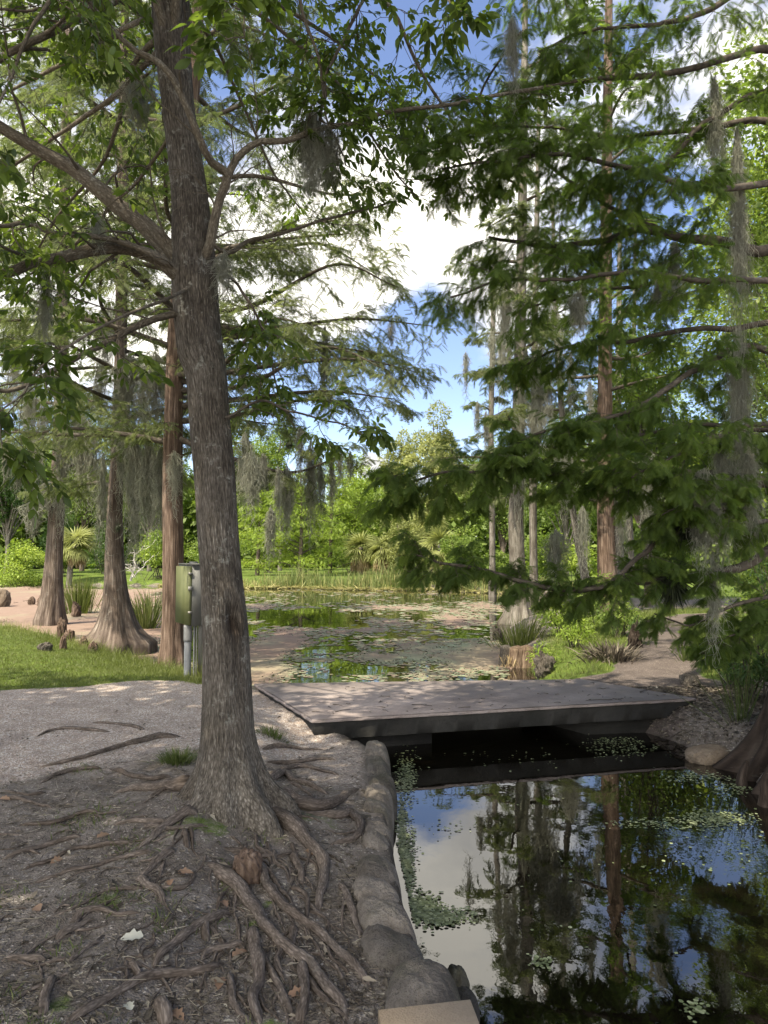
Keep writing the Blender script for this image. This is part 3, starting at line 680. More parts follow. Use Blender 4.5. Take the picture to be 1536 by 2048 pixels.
mb.rnd[0] = (.5 + .5 * np.clip(np.exp(-(np.hypot(da * 1.0, (zk + .03) * 4.0) / .38) ** 2) + .45 * np.exp(-((da - .2) / .3) ** 2) * sstep(-.62, -.45, zk) * sstep(0, -.12, zk), 0, 1)).astype(np.float32).ravel()
mb.build('trunk', M['bark'], tree)
# roots, traced on the ground (coordinates of a 2x enlargement whose origin is the pixel 0,1300)
ROOTS = [(50, 34, [(820, 850), (880, 900), (950, 960), (1010, 1040), (1050, 1110), (1110, 1170), (1180, 1230), (1240, 1290), (1300, 1350), (1370, 1430), (1400, 1500)]),
         (36, 30, [(880, 780), (990, 820), (1050, 900), (1070, 960), (1120, 1020), (1200, 1080), (1290, 1150), (1380, 1230), (1450, 1300), (1510, 1380)]),
         (68, 24, [(1010, 640), (1060, 668), (1120, 690), (1190, 740), (1250, 790), (1290, 860), (1290, 950), (1270, 1010), (1250, 1060)]),
         (60, 26, [(1110, 590), (1160, 615), (1240, 640), (1320, 630), (1360, 600), (1440, 545)]),
         (34, 20, [(1200, 640), (1330, 672), (1400, 660), (1440, 700), (1430, 740), (1380, 770), (1310, 780)]),
         (30, 18, [(1060, 520), (1140, 500), (1180, 530), (1250, 550), (1320, 580)]), (18, 8, [(1040, 400), (1150, 390), (1230, 400), (1300, 400)]),
         (18, 9, [(1050, 445), (1200, 450), (1280, 440), (1350, 440)]), (18, 9, [(1070, 490), (1200, 470), (1300, 490), (1360, 500)]),
         (70, 12, [(790, 550), (720, 560), (650, 560), (540, 560), (450, 570)]), (46, 10, [(780, 640), (730, 670), (660, 720), (600, 770), (540, 800)]),
         (30, 18, [(700, 790), (640, 840), (590, 890), (560, 920)]), (28, 22, [(550, 910), (590, 950), (640, 970), (670, 1030)]), (20, 12, [(600, 960), (700, 960), (755, 940), (770, 880)]),
         (16, 8, [(600, 945), (480, 960), (400, 980), (300, 1030), (200, 1070)]), (28, 14, [(270, 1090), (330, 1050), (400, 1040), (480, 1060), (570, 1050)]), (28, 16, [(230, 1150), (310, 1110), (380, 1070)]),
         (38, 22, [(930, 1040), (860, 1080), (780, 1120), (720, 1160), (650, 1210), (600, 1270)]), (28, 18, [(980, 1170), (900, 1200), (840, 1210), (810, 1240)]),
         (36, 30, [(900, 1250), (840, 1280), (740, 1300), (620, 1310), (520, 1350), (420, 1410), (330, 1460), (240, 1500)]), (48, 36, [(1010, 1090), (1020, 1200), (1030, 1300), (1020, 1400), (1040, 1500)]),
         (26, 20, [(1020, 1150), (1080, 1270), (1130, 1380), (1160, 1500)]), (32, 26, [(1185, 1110), (1170, 1200)]), (38, 32, [(1195, 1240), (1210, 1340), (1210, 1440), (1200, 1500)]),
         (28, 18, [(1360, 930), (1390, 1000), (1420, 1080), (1450, 1160)]), (24, 16, [(1230, 1290), (1270, 1370), (1340, 1440), (1400, 1490)]), (14, 22, [(0, 840), (90, 810), (180, 790), (270, 760), (330, 740)]),
         (12, 22, [(60, 705), (140, 700), (230, 690), (330, 660), (420, 648)]), (14, 9, [(0, 590), (90, 600), (160, 620), (215, 632)]),
         (10, 26, [(130, 470), (220, 460), (300, 440), (380, 420), (480, 390), (560, 370), (640, 350), (740, 350)]), (10, 22, [(150, 540), (230, 500), (320, 480), (420, 470)]), (14, 22, [(430, 470), (520, 510), (600, 520), (700, 510)]),
         (8, 14, [(130, 350), (230, 320), (330, 320), (450, 330)]), (8, 12, [(360, 290), (480, 300), (580, 320)]), (32, 26, [(812, 1080), (825, 1165)]), (34, 24, [(170, 1460), (190, 1380), (220, 1310)]),
         (20, 28, [(0, 1240), (100, 1240), (190, 1240)]), (8, 14, [(70, 1290), (180, 1260), (280, 1240)]), (18, 10, [(260, 1260), (340, 1200), (410, 1160)]), (16, 8, [(570, 1250), (470, 1280), (380, 1320)]),
         (28, 20, [(520, 1250), (560, 1315)]), (10, 16, [(0, 1390), (50, 1355), (100, 1360)]), (10, 16, [(40, 1420), (110, 1370), (180, 1340)]), (54, 42, [(650, 1500), (650, 1410)]), (28, 18, [(910, 1290), (930, 1380), (960, 1450), (1010, 1500)]),
         (30, 20, [(1165, 830), (1190, 880), (1200, 940)]), (16, 8, [(1020, 830), (1120, 830), (1200, 795)]), (24, 16, [(750, 720), (755, 790)]), (18, 12, [(560, 700), (700, 720), (830, 700)]),
         (12, 20, [(60, 890), (180, 850), (300, 800), (400, 790), (560, 760)]), (10, 22, [(90, 940), (240, 900), (380, 870), (520, 830), (640, 800)]), (20, 12, [(1130, 1190), (1100, 1260), (1140, 1340)]),
         (16, 8, [(1300, 1180), (1330, 1240), (1400, 1300)]), (14, 6, [(1330, 1250), (1380, 1330), (1440, 1420)]), (22, 14, [(1110, 1230), (1130, 1300)]), (12, 8, [(700, 1060), (660, 1110)]), (24, 10, [(690, 700), (560, 690), (450, 700)])]
def root(w0, w1, zp, name='root', into=None):
    q = np.array([GT(a / 2, 1300 + b / 2) for a, b in zp]); n = max(8, 5 * len(q))
    c = catmull(q, n); L = np.linalg.norm(np.diff(c, axis=0), axis=1).sum()
    c[:, :2] += (np.stack([fbm(np.linspace(0, L * 5, n) + zp[0][0], np.zeros(n) + k, 3, k) for k in (1, 2)], 1) - .5) * .035
    r = np.interp(np.linspace(0, 1, n), [0, 1], [w0 / 3.5, w1 / 3.5]) * np.array([m_per_px(p) for p in c])
    r = r * (1 + .35 * (fbm(np.linspace(0, L * 9, n), np.zeros(n) + zp[0][1], 2, 4) - .5))
    c[:, 2] = H(c[:, 0], c[:, 1]) + r * (.70 + .5 * (fbm(np.linspace(0, L * 4, n), np.zeros(n) + zp[0][1] + .5, 2, 7) - .5))
    e_ = np.linspace(0, 1, n); c[:, 2] -= r * 2.2 * (np.clip(1 - e_ / .16, 0, 1) ** 1.5 + np.clip(1 - (1 - e_) / .16, 0, 1) ** 1.5)
    mb = into or MB(); tube(mb, c, r, 12 if into is None else 8, wave=lambda a, i: 1 + .34 * (fbm(a * 1.6 + zp[0][0], i * .35, 3, 6) - .5) + .10 * np.sin(3 * a + i * .2), k0=zp[0][0] * .01)
    if into is None: return mb.build(name, M['root'], tree)
for w0, w1, zp in ROOTS: root(w0, w1, zp)
fine = MB()
for k in range(60):          # thin surface roots fanning out over the ground
    a0 = rng.uniform(0, 1300); b0 = rng.uniform(560, 1420)
    if a0 > 1250 and b0 < 800: continue
    dx, dy = a0 - 900, b0 - 640; l = math.hypot(dx, dy); dx, dy = dx / l, dy / l; ln = rng.uniform(60, 200); w = rng.uniform(5, 12)
    bx = rng.uniform(-.5, .5)
    root(w, w * .5, [(a0, b0), (a0 + ln * .5 * (dx - dy * bx), b0 + ln * .5 * (dy + dx * bx) * .75), (a0 + ln * dx, b0 + ln * dy * .75)], into=fine)

WEB = [(a, b) for a, b in ((960, 760), (1010, 800), (1060, 760), (1100, 800), (1150, 860), (1090, 900), (950, 900), (900, 960), (1000, 960), (1100, 980), (1160, 1000), (1230, 1040), (960, 1080), (1080, 1110), (1150, 1160), (1240, 1160), (1310, 1090), (930, 1160), (1060, 1200), (1260, 1250),
                           (860, 1180), (780, 1040), (740, 1180), (820, 1240), (700, 1240), (620, 1120), (1150, 1290), (1090, 1330), (960, 1320), (1300, 1330), (1340, 1380), (1250, 1390))]
WEB = WEB + [(a + rng.uniform(-60, 60), b + rng.uniform(-40, 40)) for a, b in WEB if a < 1220][:16]
for i, (a0, b0) in enumerate(WEB):
    dx, dy = a0 - 930, b0 - 560; l = math.hypot(dx, dy); dx, dy = dx / l, dy / l; ln = rng.uniform(130, 270); w = rng.uniform(8, 19); bx, by = rng.uniform(-.55, .55, 2)
    root(w, w * .45, [(a0, b0), (a0 + ln * .33 * (dx - dy * bx), b0 + ln * .33 * (dy + dx * bx)), (a0 + ln * .7 * (dx + dy * by * .5), b0 + ln * .7 * (dy - dx * by * .5)), (min(1480, a0 + ln * (dx - dy * bx * .4)), b0 + ln * (dy + dx * bx * .4))], into=None if i < 32 else fine)
for w0, w1, zp in ROOTS:       # side roots forking off the larger ones
    if w0 + w1 < 40: continue
    for _ in range(2):
        j = rng.integers(1, len(zp) - 1) if len(zp) > 2 else 0; a, b = np.array(zp[j], float), np.array(zp[min(j + 1, len(zp) - 1)], float); d = (b - a) / (np.linalg.norm(b - a) + 1e-6); s_ = rng.choice([-1, 1]); q = d + s_ * np.array([-d[1], d[0]]) * rng.uniform(.4, 1.0); ln = rng.uniform(50, 150)
        e = a + q * ln; e[0] = min(e[0], 1470); root(rng.uniform(10, 18), 4, [tuple(a - d * 18), tuple(a + q * ln * .45 + rng.normal(0, 8, 2)), tuple(e)], into=fine)
stuff(fine.build('fine_roots', M['root'], tree))
# limbs of the foreground tree (pixel, pixel, distance), radius in pixels at both ends
def limb_path(px3, n=26):
    return catmull(np.array([P(*q) for q in px3]), n)
def limb_radius(c, r0, r1): return np.interp(np.linspace(0, 1, len(c)), [0, 1], [r0, r1]) * np.array([m_per_px(p) for p in c])
y0 = YT
LIMBS = [  # (points, r0, r1, side shoots, shoot length, leafy from)
 ([(392, 560, y0), (350, 515, y0), (290, 450, y0 - .02), (230, 408, y0 - .05), (150, 342, y0 - .12), (80, 302, y0 - .2), (0, 255, y0 - .3), (-160, 150, y0 - .5), (-420, 40, y0 - .6)], 22, 7, 10, 1.0, .6),
 ([(385, 575, y0), (345, 542, y0 - .1), (310, 515, y0 - .15), (250, 497, y0 - .2), (190, 500, y0 - .3), (110, 520, y0 - .4), (50, 532, y0 - .5), (0, 552, y0 - .55), (-150, 610, y0 - .7)], 15, 9, 8, .8, .3),
 ([(380, 560, y0 - .05), (335, 530, y0 - .15), (290, 503, y0 - .25), (240, 482, y0 - .3), (180, 472, y0 - .4), (110, 468, y0 - .5), (60, 448, y0 - .5), (0, 450, y0 - .6), (-120, 420, y0 - .8)], 7.5, 4, 8, .7, .3),
 ([(395, 622, y0), (347, 628, y0 - .1), (290, 645, y0 - .2), (220, 680, y0 - .35), (150, 715, y0 - .5), (90, 755, y0 - .6), (30, 785, y0 - .7), (-60, 765, y0 - .8)], 8, 4, 8, .75, .25),
 ([(400, 540, y0), (418, 495, y0 - .12), (428, 450, y0 - .16), (440, 400, y0 - .2), (458, 350, y0 - .25), (420, 318, y0 - .35), (390, 250, y0 - .45), (350, 160, y0 - .5), (318, 118, y0 - .5), (260, 92, y0 - .5), (190, 22, y0 - .5), (150, -60, y0 - .5)], 11, 4.5, 8, .8, .65),
 ([(446, 380, y0 - .22), (458, 348, y0 - .25), (480, 310, y0 - .25), (520, 282, y0 - .25), (575, 282, y0 - .2), (640, 258, y0 - .1), (700, 248, y0), (760, 226, y0 + .1), (880, 210, y0 + .2), (960, 196, y0 + .3), (1080, 172, y0 + .5), (1220, 150, y0 + .7)], 8.5, 2.5, 13, .8, .25),
 ([(-120, 205, y0 - .4), (0, 118, y0 - .4), (60, 85, y0 - .4), (150, 38, y0 - .3), (230, 0, y0 - .2), (330, -60, y0)], 6, 9, 7, .9, .0),
 ([(-60, 18, y0 - .6), (60, 20, y0 - .55), (180, 17, y0 - .5)], 2.5, 3, 5, .6, .0),
 ([(341, 60, y0), (300, 90, y0 + .2), (262, 140, y0 + .4), (240, 230, y0 + .6), (200, 330, y0 + .9), (120, 430, y0 + 1.2), (60, 520, y0 + 1.4)], 7, 2, 9, .9, .2),
 ([(400, 470, y0), (455, 505, y0 + .1), (500, 480, y0 + .3), (570, 465, y0 + .5), (640, 440, y0 + .6), (720, 425, y0 + .8), (790, 405, y0 + 1.0)], 5, 2, 7, .5, .75),
 ([(430, 540, y0), (465, 560, y0 - .1), (495, 600, y0 - .15), (522, 650, y0 - .15), (540, 720, y0 - .1), (560, 790, y0)], 3.5, 1.5, 8, .38, .2),
 ([(435, 840, y0), (465, 830, y0 - .1), (525, 800, y0 - .2), (570, 820, y0 - .3), (630, 835, y0 - .35), (690, 855, y0 - .4), (735, 868, y0 - .4)], 3.5, 1.2, 9, .28, .6),
 ([(620, -120, y0 - .4), (600, 0, y0 - .3), (640, 130, y0 - .2), (652, 225, y0 - .1), (690, 330, y0)], 4, 1.5, 10, .6, .2),
 ([(760, -60, y0 - .1), (705, 40, y0 - .2), (655, 150, y0 - .2), (645, 240, y0 - .2)], 3.5, 3, 6, .5, .1),
 ([(345, -40, y0), (430, -20, y0 - .1), (520, 30, y0 - .1), (600, 90, y0 + .1), (680, 170, y0 + .3), (760, 300, y0 + .5), (830, 390, y0 + .7)], 6, 1.5, 12, .7, .25),
 ([(338, -160, y0), (480, -110, y0), (640, -60, y0 + .1), (770, 0, y0 + .3), (830, 120, y0 + .5), (900, 240, y0 + .7), (950, 340, y0 + .8)], 7, 1.5, 13, .7, .25),
 ([(335, -260, y0), (250, -140, y0 - .7), (120, -40, y0 - 1.2), (40, 120, y0 - 1.3), (-40, 300, y0 - 1.4)], 7, 2, 9, .8, .25),
 ([(330, -420, y0), (430, -260, y0 - .7), (520, -120, y0 - 1.2), (500, 10, y0 - 1.55), (490, 80, y0 - 1.6)], 5, 1.2, 6, .3, .5),
 ([(330, -420, y0), (600, -260, y0 - .6), (820, -120, y0 - 1.0), (890, -10, y0 - 1.3), (905, 30, y0 - 1.35)], 5, 1.2, 6, .25, .5),
 ([(390, 570, y0), (330, 600, y0 - .5), (230, 640, y0 - .9), (120, 700, y0 - 1.2), (40, 790, y0 - 1.4), (-30, 860, y0 - 1.5)], 4, 1.5, 9, .45, .35),
 ([(338, 80, y0), (230, 190, y0 + .8), (130, 260, y0 + 1.5), (30, 330, y0 + 2.0), (-80, 420, y0 + 2.2)], 6, 2, 12, 1.0, .2),
 ([(338, 20, y0), (240, 60, y0 + 1.0), (120, 130, y0 + 1.9), (20, 180, y0 + 2.4), (-100, 220, y0 + 2.6)], 6, 2, 12, 1.0, .2),
 ([(360, 240, y0), (300, 330, y0 + .7), (220, 420, y0 + 1.3), (120, 520, y0 + 1.8), (30, 610, y0 + 2.1)], 4, 1.5, 10, .8, .3),
 ([(350, 0, y0), (430, 90, y0 + .8), (480, 200, y0 + 1.4), (540, 330, y0 + 2.0), (600, 420, y0 + 2.3)], 5, 1.5, 10, .7, .3),
 ([(345, -100, y0), (500, -20, y0 + .9), (640, 60, y0 + 1.7), (760, 160, y0 + 2.3), (860, 260, y0 + 2.7)], 6, 1.5, 12, .8, .3),
]
leafmb = MB()
def compound_leaves(mb, Pp, D, size, rng, n_pairs=2):
    """drooping leaves of paired leaflets and one at the tip"""
    K = len(Pp); D = nrm(D + np.array([0, 0, -.25])); N = nrm(UP + rng.normal(0, .35, (K, 3))); S = nrm(np.cross(D, N))
    r = rng.random(K)
    rach = size[:, None] * 1.5
    for j in range(n_pairs):
        q = Pp + D * rach * (.30 + .42 * j / max(1, n_pairs - .5)) + np.array([0, 0, -.02]) * j * size[:, None] * 4
        for s in (-1, 1):
            d = nrm(D * .75 + S * s * .85 + np.array([0, 0, -.35]) + rng.normal(0, .15, (K, 3)))
            scatter(mb, LEAF_V, LEAF_F, q, d, nrm(N + rng.normal(0, .3, (K, 3))), size * rng.uniform(.7, 1.0, K), np.clip(r + rng.normal(0, .12, K), 0, 1))
    q = Pp + D * rach * .8
    scatter(mb, LEAF_V, LEAF_F, q, nrm(D + np.array([0, 0, -.3])), nrm(N + rng.normal(0, .3, (K, 3))), size * rng.uniform(.9, 1.2, K), np.clip(r + rng.normal(0, .1, K), 0, 1))
NOLEAF = [(430, 700, 470, 640)]
for li, (px3, r0, r1, ns, sl, lf) in enumerate(LIMBS):
    c = limb_path(px3); rad_ = limb_radius(c, r0, r1)
    c = c + (np.stack([fbm(np.arange(len(c)) * .35 + li * 7, np.zeros(len(c)) + k, 2, 40 + k) for k in range(3)], 1) - .5) * .05 * np.linspace(0, 1, len(c))[:, None]
    mb = MB(); tube(mb, c, rad_, 14 if r0 > 12 else 8, wave=lambda a, i: 1 + .16 * (fbm(a * 1.5 + li, i * .8, 2, 12) - .5), k0=li * 1.3)
    Pq, T, sg, tt = spawn(c[None], ns, .12 if lf < .9 else .5, .99, rng)
    s1 = shoots(Pq, T, sg, sl * rng.uniform(.45, 1.1, len(Pq)) * (1 - .45 * tt), .85, rng, 6, .30, .05, .7, .5)
    tubes(mb, s1, np.full(len(s1), max(.0035, r1 * .0016)), np.full(len(s1), .0022), 4)
    P2, T2, sg2, t2 = spawn(s1, 4, .3, .97, rng)
    s2 = shoots(P2, T2, sg2, sl * .38 * rng.uniform(.5, 1.1, len(P2)), .8, rng, 4, .35, .0, .8, .4)
    tubes(mb, s2, np.full(len(s2), .0026), np.full(len(s2), .0016), 3)
    mb.build('limb', M['bark_limb'] if r0 > 3.9 else M['twig'], tree)
    # leaves: on the outer shoots, alternate, a tuft at every tip
    P3, T3, sg3, t3 = spawn(s2, 4, .3, .98, rng); PA, TA, sgA, tA = spawn(s1, 4, .55, .98, rng)
    keep = np.repeat(np.repeat(tt, 4), 4) >= lf; keepA = np.repeat(tt, 4) >= lf
    Pp = np.concatenate([P3[keep], PA[keepA]]); T = np.concatenate([T3[keep], TA[keepA]]); sg = np.concatenate([sg3[keep], sgA[keepA]])
    S = nrm(np.cross(T, UP)); D = nrm(T * .6 + S * sg[:, None] * .7 + rng.normal(0, .3, T.shape))
    k = rng.random(len(Pp)) < .76; near = Pp[:, 1] < 3.6
    compound_leaves(leafmb, Pp[k], D[k], np.where(near, .072, .066)[k] * rng.uniform(.75, 1.2, k.sum()), rng)
# the part of the crown above the picture
def lobed_crown(mb, c, rx, ry, rz, nlobe, n, size, rng, tv=DIA_V, tf=DIA_F, lobe=.38, droop=.2, flat=.7, shell=.55):
    c = np.array(c, float); d = nrm(rng.normal(0, 1, (nlobe, 3))); d[:, 2] *= .95
    d[0] = (.1, 0, 1)
    lc = c + d * np.array([rx, ry, rz]) * rng.uniform(.25, .78, (nlobe, 1)); lc[0] = c + d[0] * rz * .60; lr = lobe * rng.uniform(.6, 1.25, nlobe)
    k = rng.integers(0, nlobe, n); u = nrm(rng.normal(0, 1, (n, 3))); rad_ = (shell + (1 - shell) * rng.random(n)) ** .6
    rad_ = rad_ * (.85 + .35 * rng.random(n))
    off = u * np.array([rx, ry, rz * flat]) * (lr[k] * rad_)[:, None]
    Pp = lc[k] + off
    D = nrm(u * np.array([1, 1, .5]) + np.array([0, 0, -droop]) + rng.normal(0, .5, (n, 3))); N = nrm(UP * .8 + u * .5 + rng.normal(0, .4, (n, 3)))
    scatter(mb, tv, tf, Pp, D, N, size * rng.uniform(.6, 1.3, n), np.clip(rng.random(n) * .6 + .2 + .25 * rng.normal(0, 1, nlobe)[k] * .6, 0, 1))
    return lc
lc = lobed_crown(leafmb, (-1.7, 3.2, 8.6), 3.4, 2.7, 2.1, 22, 15000, .15, rng)
leafmb.build('foliage', M['leaf_tree'], tree)
mb = MB(); top = cen[-40]
pp = np.stack([catmull([cen[-38 + (i % 5) * 6], (cen[-38 + (i % 5) * 6] + q) / 2 + np.array([0, 0, .3]), q], 10) for i, q in enumerate(lc)])
tubes(mb, pp, np.full(len(pp), .035), np.full(len(pp), .008), 6); mb.build('upper_branches', M['bark_limb'], tree)

# ================================================================ CYPRESSES
def fronds_on(mb, tw, per, size, rng, tv=FROND_V, tf=FROND_F, t0=.15, droop=.45, spread=.9, rnd0=.5):
    Pp, T, sg, tt = spawn(tw, per, t0, .99, rng); K = len(Pp)
    S = nrm(np.cross(T, UP))
    D = nrm(T * .55 + S * sg[:, None] * spread * rng.uniform(.5, 1.2, (K, 1)) + np.array([0, 0, -1.]) * droop * rng.uniform(.3, 1.5, (K, 1)) + rng.normal(0, .18, (K, 3)))
    N = nrm(UP * .8 + rng.normal(0, .45, (K, 3)))
    r = np.repeat(rng.normal(rnd0, .17, len(tw)), per) + rng.normal(0, .13, K)
    scatter(mb, tv, tf, Pp, D, N, size * rng.uniform(.6, 1.2, K), np.clip(r, 0, 1))
def cyp_limb(c, radii, ns, sl, rng, lv, per, fsize, t0=.1, l2=5, droop=.3, tv=FROND_V, tf=FROND_F, lift=.0, fdroop=.45, fspread=.9, rnd0=.5, ang=.95, mbw=None, roll=.45, tw=.0035):
    mb = MB() if mbw is None else mbw
    tube(mb, c, radii, 8)
    Pq, T, sg, tt = spawn(c[None], ns, t0, .99, rng)
    s1 = shoots(Pq, T, sg, sl * rng.uniform(.5, 1.15, len(Pq)) * (1.05 - .55 * tt), ang, rng, 6, droop, lift, roll, .35)
    tubes(mb, s1, np.full(len(s1), tw), np.full(len(s1), tw * .55), 4)
    P2, T2, sg2, t2 = spawn(s1, l2, .15, .98, rng)
    s2 = shoots(P2, T2, sg2, sl * .40 * rng.uniform(.5, 1.1, len(P2)) * (1.1 - .6 * t2), .85, rng, 4, droop * 1.1, 0, .5, .3)
    tubes(mb, s2, np.full(len(s2), tw * .6), np.full(len(s2), tw * .4), 3)
    fronds_on(lv, s2, per, fsize, rng, tv, tf, .1, fdroop, fspread, rnd0); fronds_on(lv, s1, max(3, per), fsize, rng, tv, tf, .4, fdroop, fspread, rnd0)
    fronds_on(lv, c[None], ns * 2, fsize, rng, tv, tf, max(.45, t0), fdroop, fspread, rnd0)
    return mb
def fluted_trunk(pts, rad, seed, flare, fz, nflute=9, amp=.5, z0=0.0, nseg=56, n=90, lean_lobes=None):
    c = catmull(pts, n); r = np.interp(np.linspace(0, len(pts) - 1, n), np.arange(len(pts)), rad); z = c[:, 2]
    ph = np.random.default_rng(seed).uniform(0, 2 * PI, 3)
    def wave(a, i):
        f = np.exp(-np.clip(z[i.astype(int)] - z0, 0, 99) / fz)
        lob = .55 * np.cos(nflute * a + ph[0] + .6 * np.sin(2 * a + ph[1])) + .45 * np.cos((nflute // 2) * a + ph[2])
        w = 1 + flare * f * (1 + amp * lob) + .07 * lob * np.sqrt(f) + .05 * (fbm(a * 4 + seed, z[i.astype(int)] * 1.2, 3, seed) - .5)
        if lean_lobes:
            for d_, k_ in lean_lobes: w = w + k_ * f * f * np.exp(8 * (np.cos(a - R(d_)) - 1))
        return w
    mb = MB(); tube(mb, c, r, nseg, wave=wave); return mb, c, r
RT = (3.76, 6.4)

# -- the big cypress at the right edge of the picture; its trunk stands just outside it
rng = np.random.default_rng(21)
rt = thing('bald_cypress', 'cypress with fluted base at the right edge, dark feathery branches hanging over the canal', 'tree', (RT[0], RT[1], Hs(*RT)))
mb, c_, r_ = fluted_trunk([(RT[0], RT[1], z) for z in (-.7, -.3, 0, .5, 1.2, 2.5, 5, 9, 14)], [.30, .30, .30, .30, .29, .27, .24, .19, .06], 4, 1.35, .46, 13, .55, -.4, 110)
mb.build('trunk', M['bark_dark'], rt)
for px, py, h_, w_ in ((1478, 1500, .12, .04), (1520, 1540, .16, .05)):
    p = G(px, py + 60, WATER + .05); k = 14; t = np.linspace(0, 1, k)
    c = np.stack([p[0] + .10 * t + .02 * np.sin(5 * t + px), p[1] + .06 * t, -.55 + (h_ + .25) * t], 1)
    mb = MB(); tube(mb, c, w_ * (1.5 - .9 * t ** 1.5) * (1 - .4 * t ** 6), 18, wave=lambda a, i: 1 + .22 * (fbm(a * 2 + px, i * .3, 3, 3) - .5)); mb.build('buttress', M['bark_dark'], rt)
y1 = RT[1]
RL = [  # (points, r0, r1, shoots, shoot length, fronds per twig, leafy from)
 ([(RT[0], y1, 4.4), (1536, 503, y1 - .1), (1450, 487, y1 - .2), (1380, 476, y1 - .25), (1290, 460, y1 - .3), (1250, 470, y1 - .35), (1160, 487, y1 - .4), (1070, 492, y1 - .5), (970, 470, y1 - .6)], 13, 3, 18, .75, 6, .3),
 ([(1330, 468, y1 - .27), (1270, 436, y1 - .3), (1218, 415, y1 - .35), (1128, 355, y1 - .5), (1048, 290, y1 - .7), (958, 205, y1 - .9), (1045, 65, y1 - 1.0)], 5, 2, 12, .55, 5, .15),
 ([(1262, 432, y1 - .3), (1330, 335, y1 - .4), (1400, 258, y1 - .5), (1470, 210, y1 - .5), (1570, 160, y1 - .5)], 4, 6, 9, .6, 5, .1),
 ([(RT[0], y1, 5.9), (1540, 92, y1 - .2), (1400, 135, y1 - .4), (1180, 160, y1 - .6), (1050, 178, y1 - .7), (930, 205, y1 - .8), (830, 215, y1 - .8)], 9, 2, 16, .8, 6, .25),
 ([(RT[0], y1, 2.35), (1545, 968, y1 - .2), (1440, 950, y1 - .4), (1380, 948, y1 - .5), (1300, 962, y1 - .6), (1230, 962, y1 - .65), (1150, 950, y1 - .7), (1060, 940, y1 - .75), (960, 936, y1 - .8), (860, 948, y1 - .8), (775, 985, y1 - .8)], 10, 2, 26, .62, 8, .2),
 ([(RT[0], y1, 1.7), (1545, 1095, y1 - .1), (1480, 1130, y1 - .2), (1400, 1148, y1 - .3), (1300, 1158, y1 - .35), (1230, 1168, y1 - .4), (1150, 1180, y1 - .4), (1060, 1166, y1 - .4), (960, 1146, y1 - .4), (880, 1130, y1 - .4), (832, 1112, y1 - .4)], 11, 2, 22, .42, 6, .25),
 ([(1140, 1181, y1 - .4), (1220, 1166, y1 - .45), (1290, 1108, y1 - .5), (1345, 1068, y1 - .5), (1450, 1000, y1 - .5), (1560, 940, y1 - .4)], 4, 7, 8, .35, 5, .1),
 ([(RT[0], y1, 3.2), (1500, 690, y1 - .3), (1400, 735, y1 - .6), (1300, 800, y1 - .8), (1203, 836, y1 - .9), (1100, 860, y1 - .95), (1000, 905, y1 - 1.)], 8, 2, 18, .6, 7, .15),
 ([(RT[0], y1, 3.7), (1498, 648, y1 - .1), (1380, 660, y1), (1268, 680, y1 + .1), (1180, 690, y1 + .15), (1100, 705, y1 + .2), (1030, 740, y1 + .2)], 7, 2, 17, .6, 6, .2),
 ([(RT[0], y1, 4.9), (1480, 380, y1 - .5), (1360, 370, y1 - .8), (1240, 330, y1 - 1.), (1100, 310, y1 - 1.2), (980, 320, y1 - 1.3), (880, 340, y1 - 1.3)], 8, 2, 20, .7, 7, .2),
 ([(RT[0], y1, 5.3), (1500, 240, y1 + .2), (1380, 260, y1 + .4), (1250, 270, y1 + .5), (1120, 260, y1 + .5), (1010, 250, y1 + .5)], 8, 2, 16, .8, 6, .2),
 ([(RT[0], y1, 6.5), (1520, -20, y1 - .4), (1400, 30, y1 - .7), (1280, 55, y1 - .9), (1180, 60, y1 - 1.), (1080, 110, y1 - 1.1)], 8, 2, 16, .75, 6, .2),
 ([(RT[0], y1, 7.2), (1480, -160, y1 - .1), (1320, -110, y1 - .2), (1180, -60, y1 - .3), (1060, -20, y1 - .3)], 8, 2, 16, .8, 6, .2),
 ([(RT[0], y1, 4.1), (1520, 560, y1 + .3), (1400, 560, y1 + .5), (1280, 570, y1 + .6), (1150, 590, y1 + .6), (1040, 620, y1 + .6)], 7, 2, 16, .65, 6, .2),
 ([(RT[0], y1, 4.0), (1500, 560, y1 - .6), (1380, 560, y1 - .9), (1240, 540, y1 - 1.1), (1100, 560, y1 - 1.2), (1000, 560, y1 - 1.2), (900, 600, y1 - 1.2)], 7, 2, 16, .65, 5, .2),
 ([(RT[0], y1, 2.7), (1500, 850, y1 - .7), (1420, 880, y1 - 1.), (1340, 910, y1 - 1.2), (1260, 960, y1 - 1.3)], 6, 2, 10, .5, 5, .2),
 ([(RT[0], y1, 2.6), (1560, 860, y1 + .3), (1440, 850, y1 + .4), (1330, 860, y1 + .5), (1230, 880, y1 + .5), (1150, 890, y1 + .5)], 6, 2, 14, .5, 6, .2),
 ([(RT[0], y1, 2.0), (1560, 1040, y1 - .3), (1480, 1030, y1 - .5), (1400, 1010, y1 - .7), (1320, 1030, y1 - .8)], 6, 1.5, 16, .45, 7, .1),
 ([(RT[0], y1, 2.5), (1570, 900, y1 + .2), (1480, 930, y1 + .3), (1400, 985, y1 + .4), (1330, 1060, y1 + .4)], 6, 1.5, 16, .45, 7, .1),
 ([(RT[0], y1, 1.2), (1540, 1230, y1 + .2), (1470, 1270, y1 + .3), (1410, 1310, y1 + .3)], 4, 1.5, 12, .35, 6, .1),
 ([(RT[0], y1, 1.3), (1520, 1200, y1 - .1), (1440, 1225, y1 - .1), (1390, 1250, y1 - .1), (1310, 1232, y1 - .1)], 5, 1.5, 8, .35, 5, .2),
]
lv = MB()
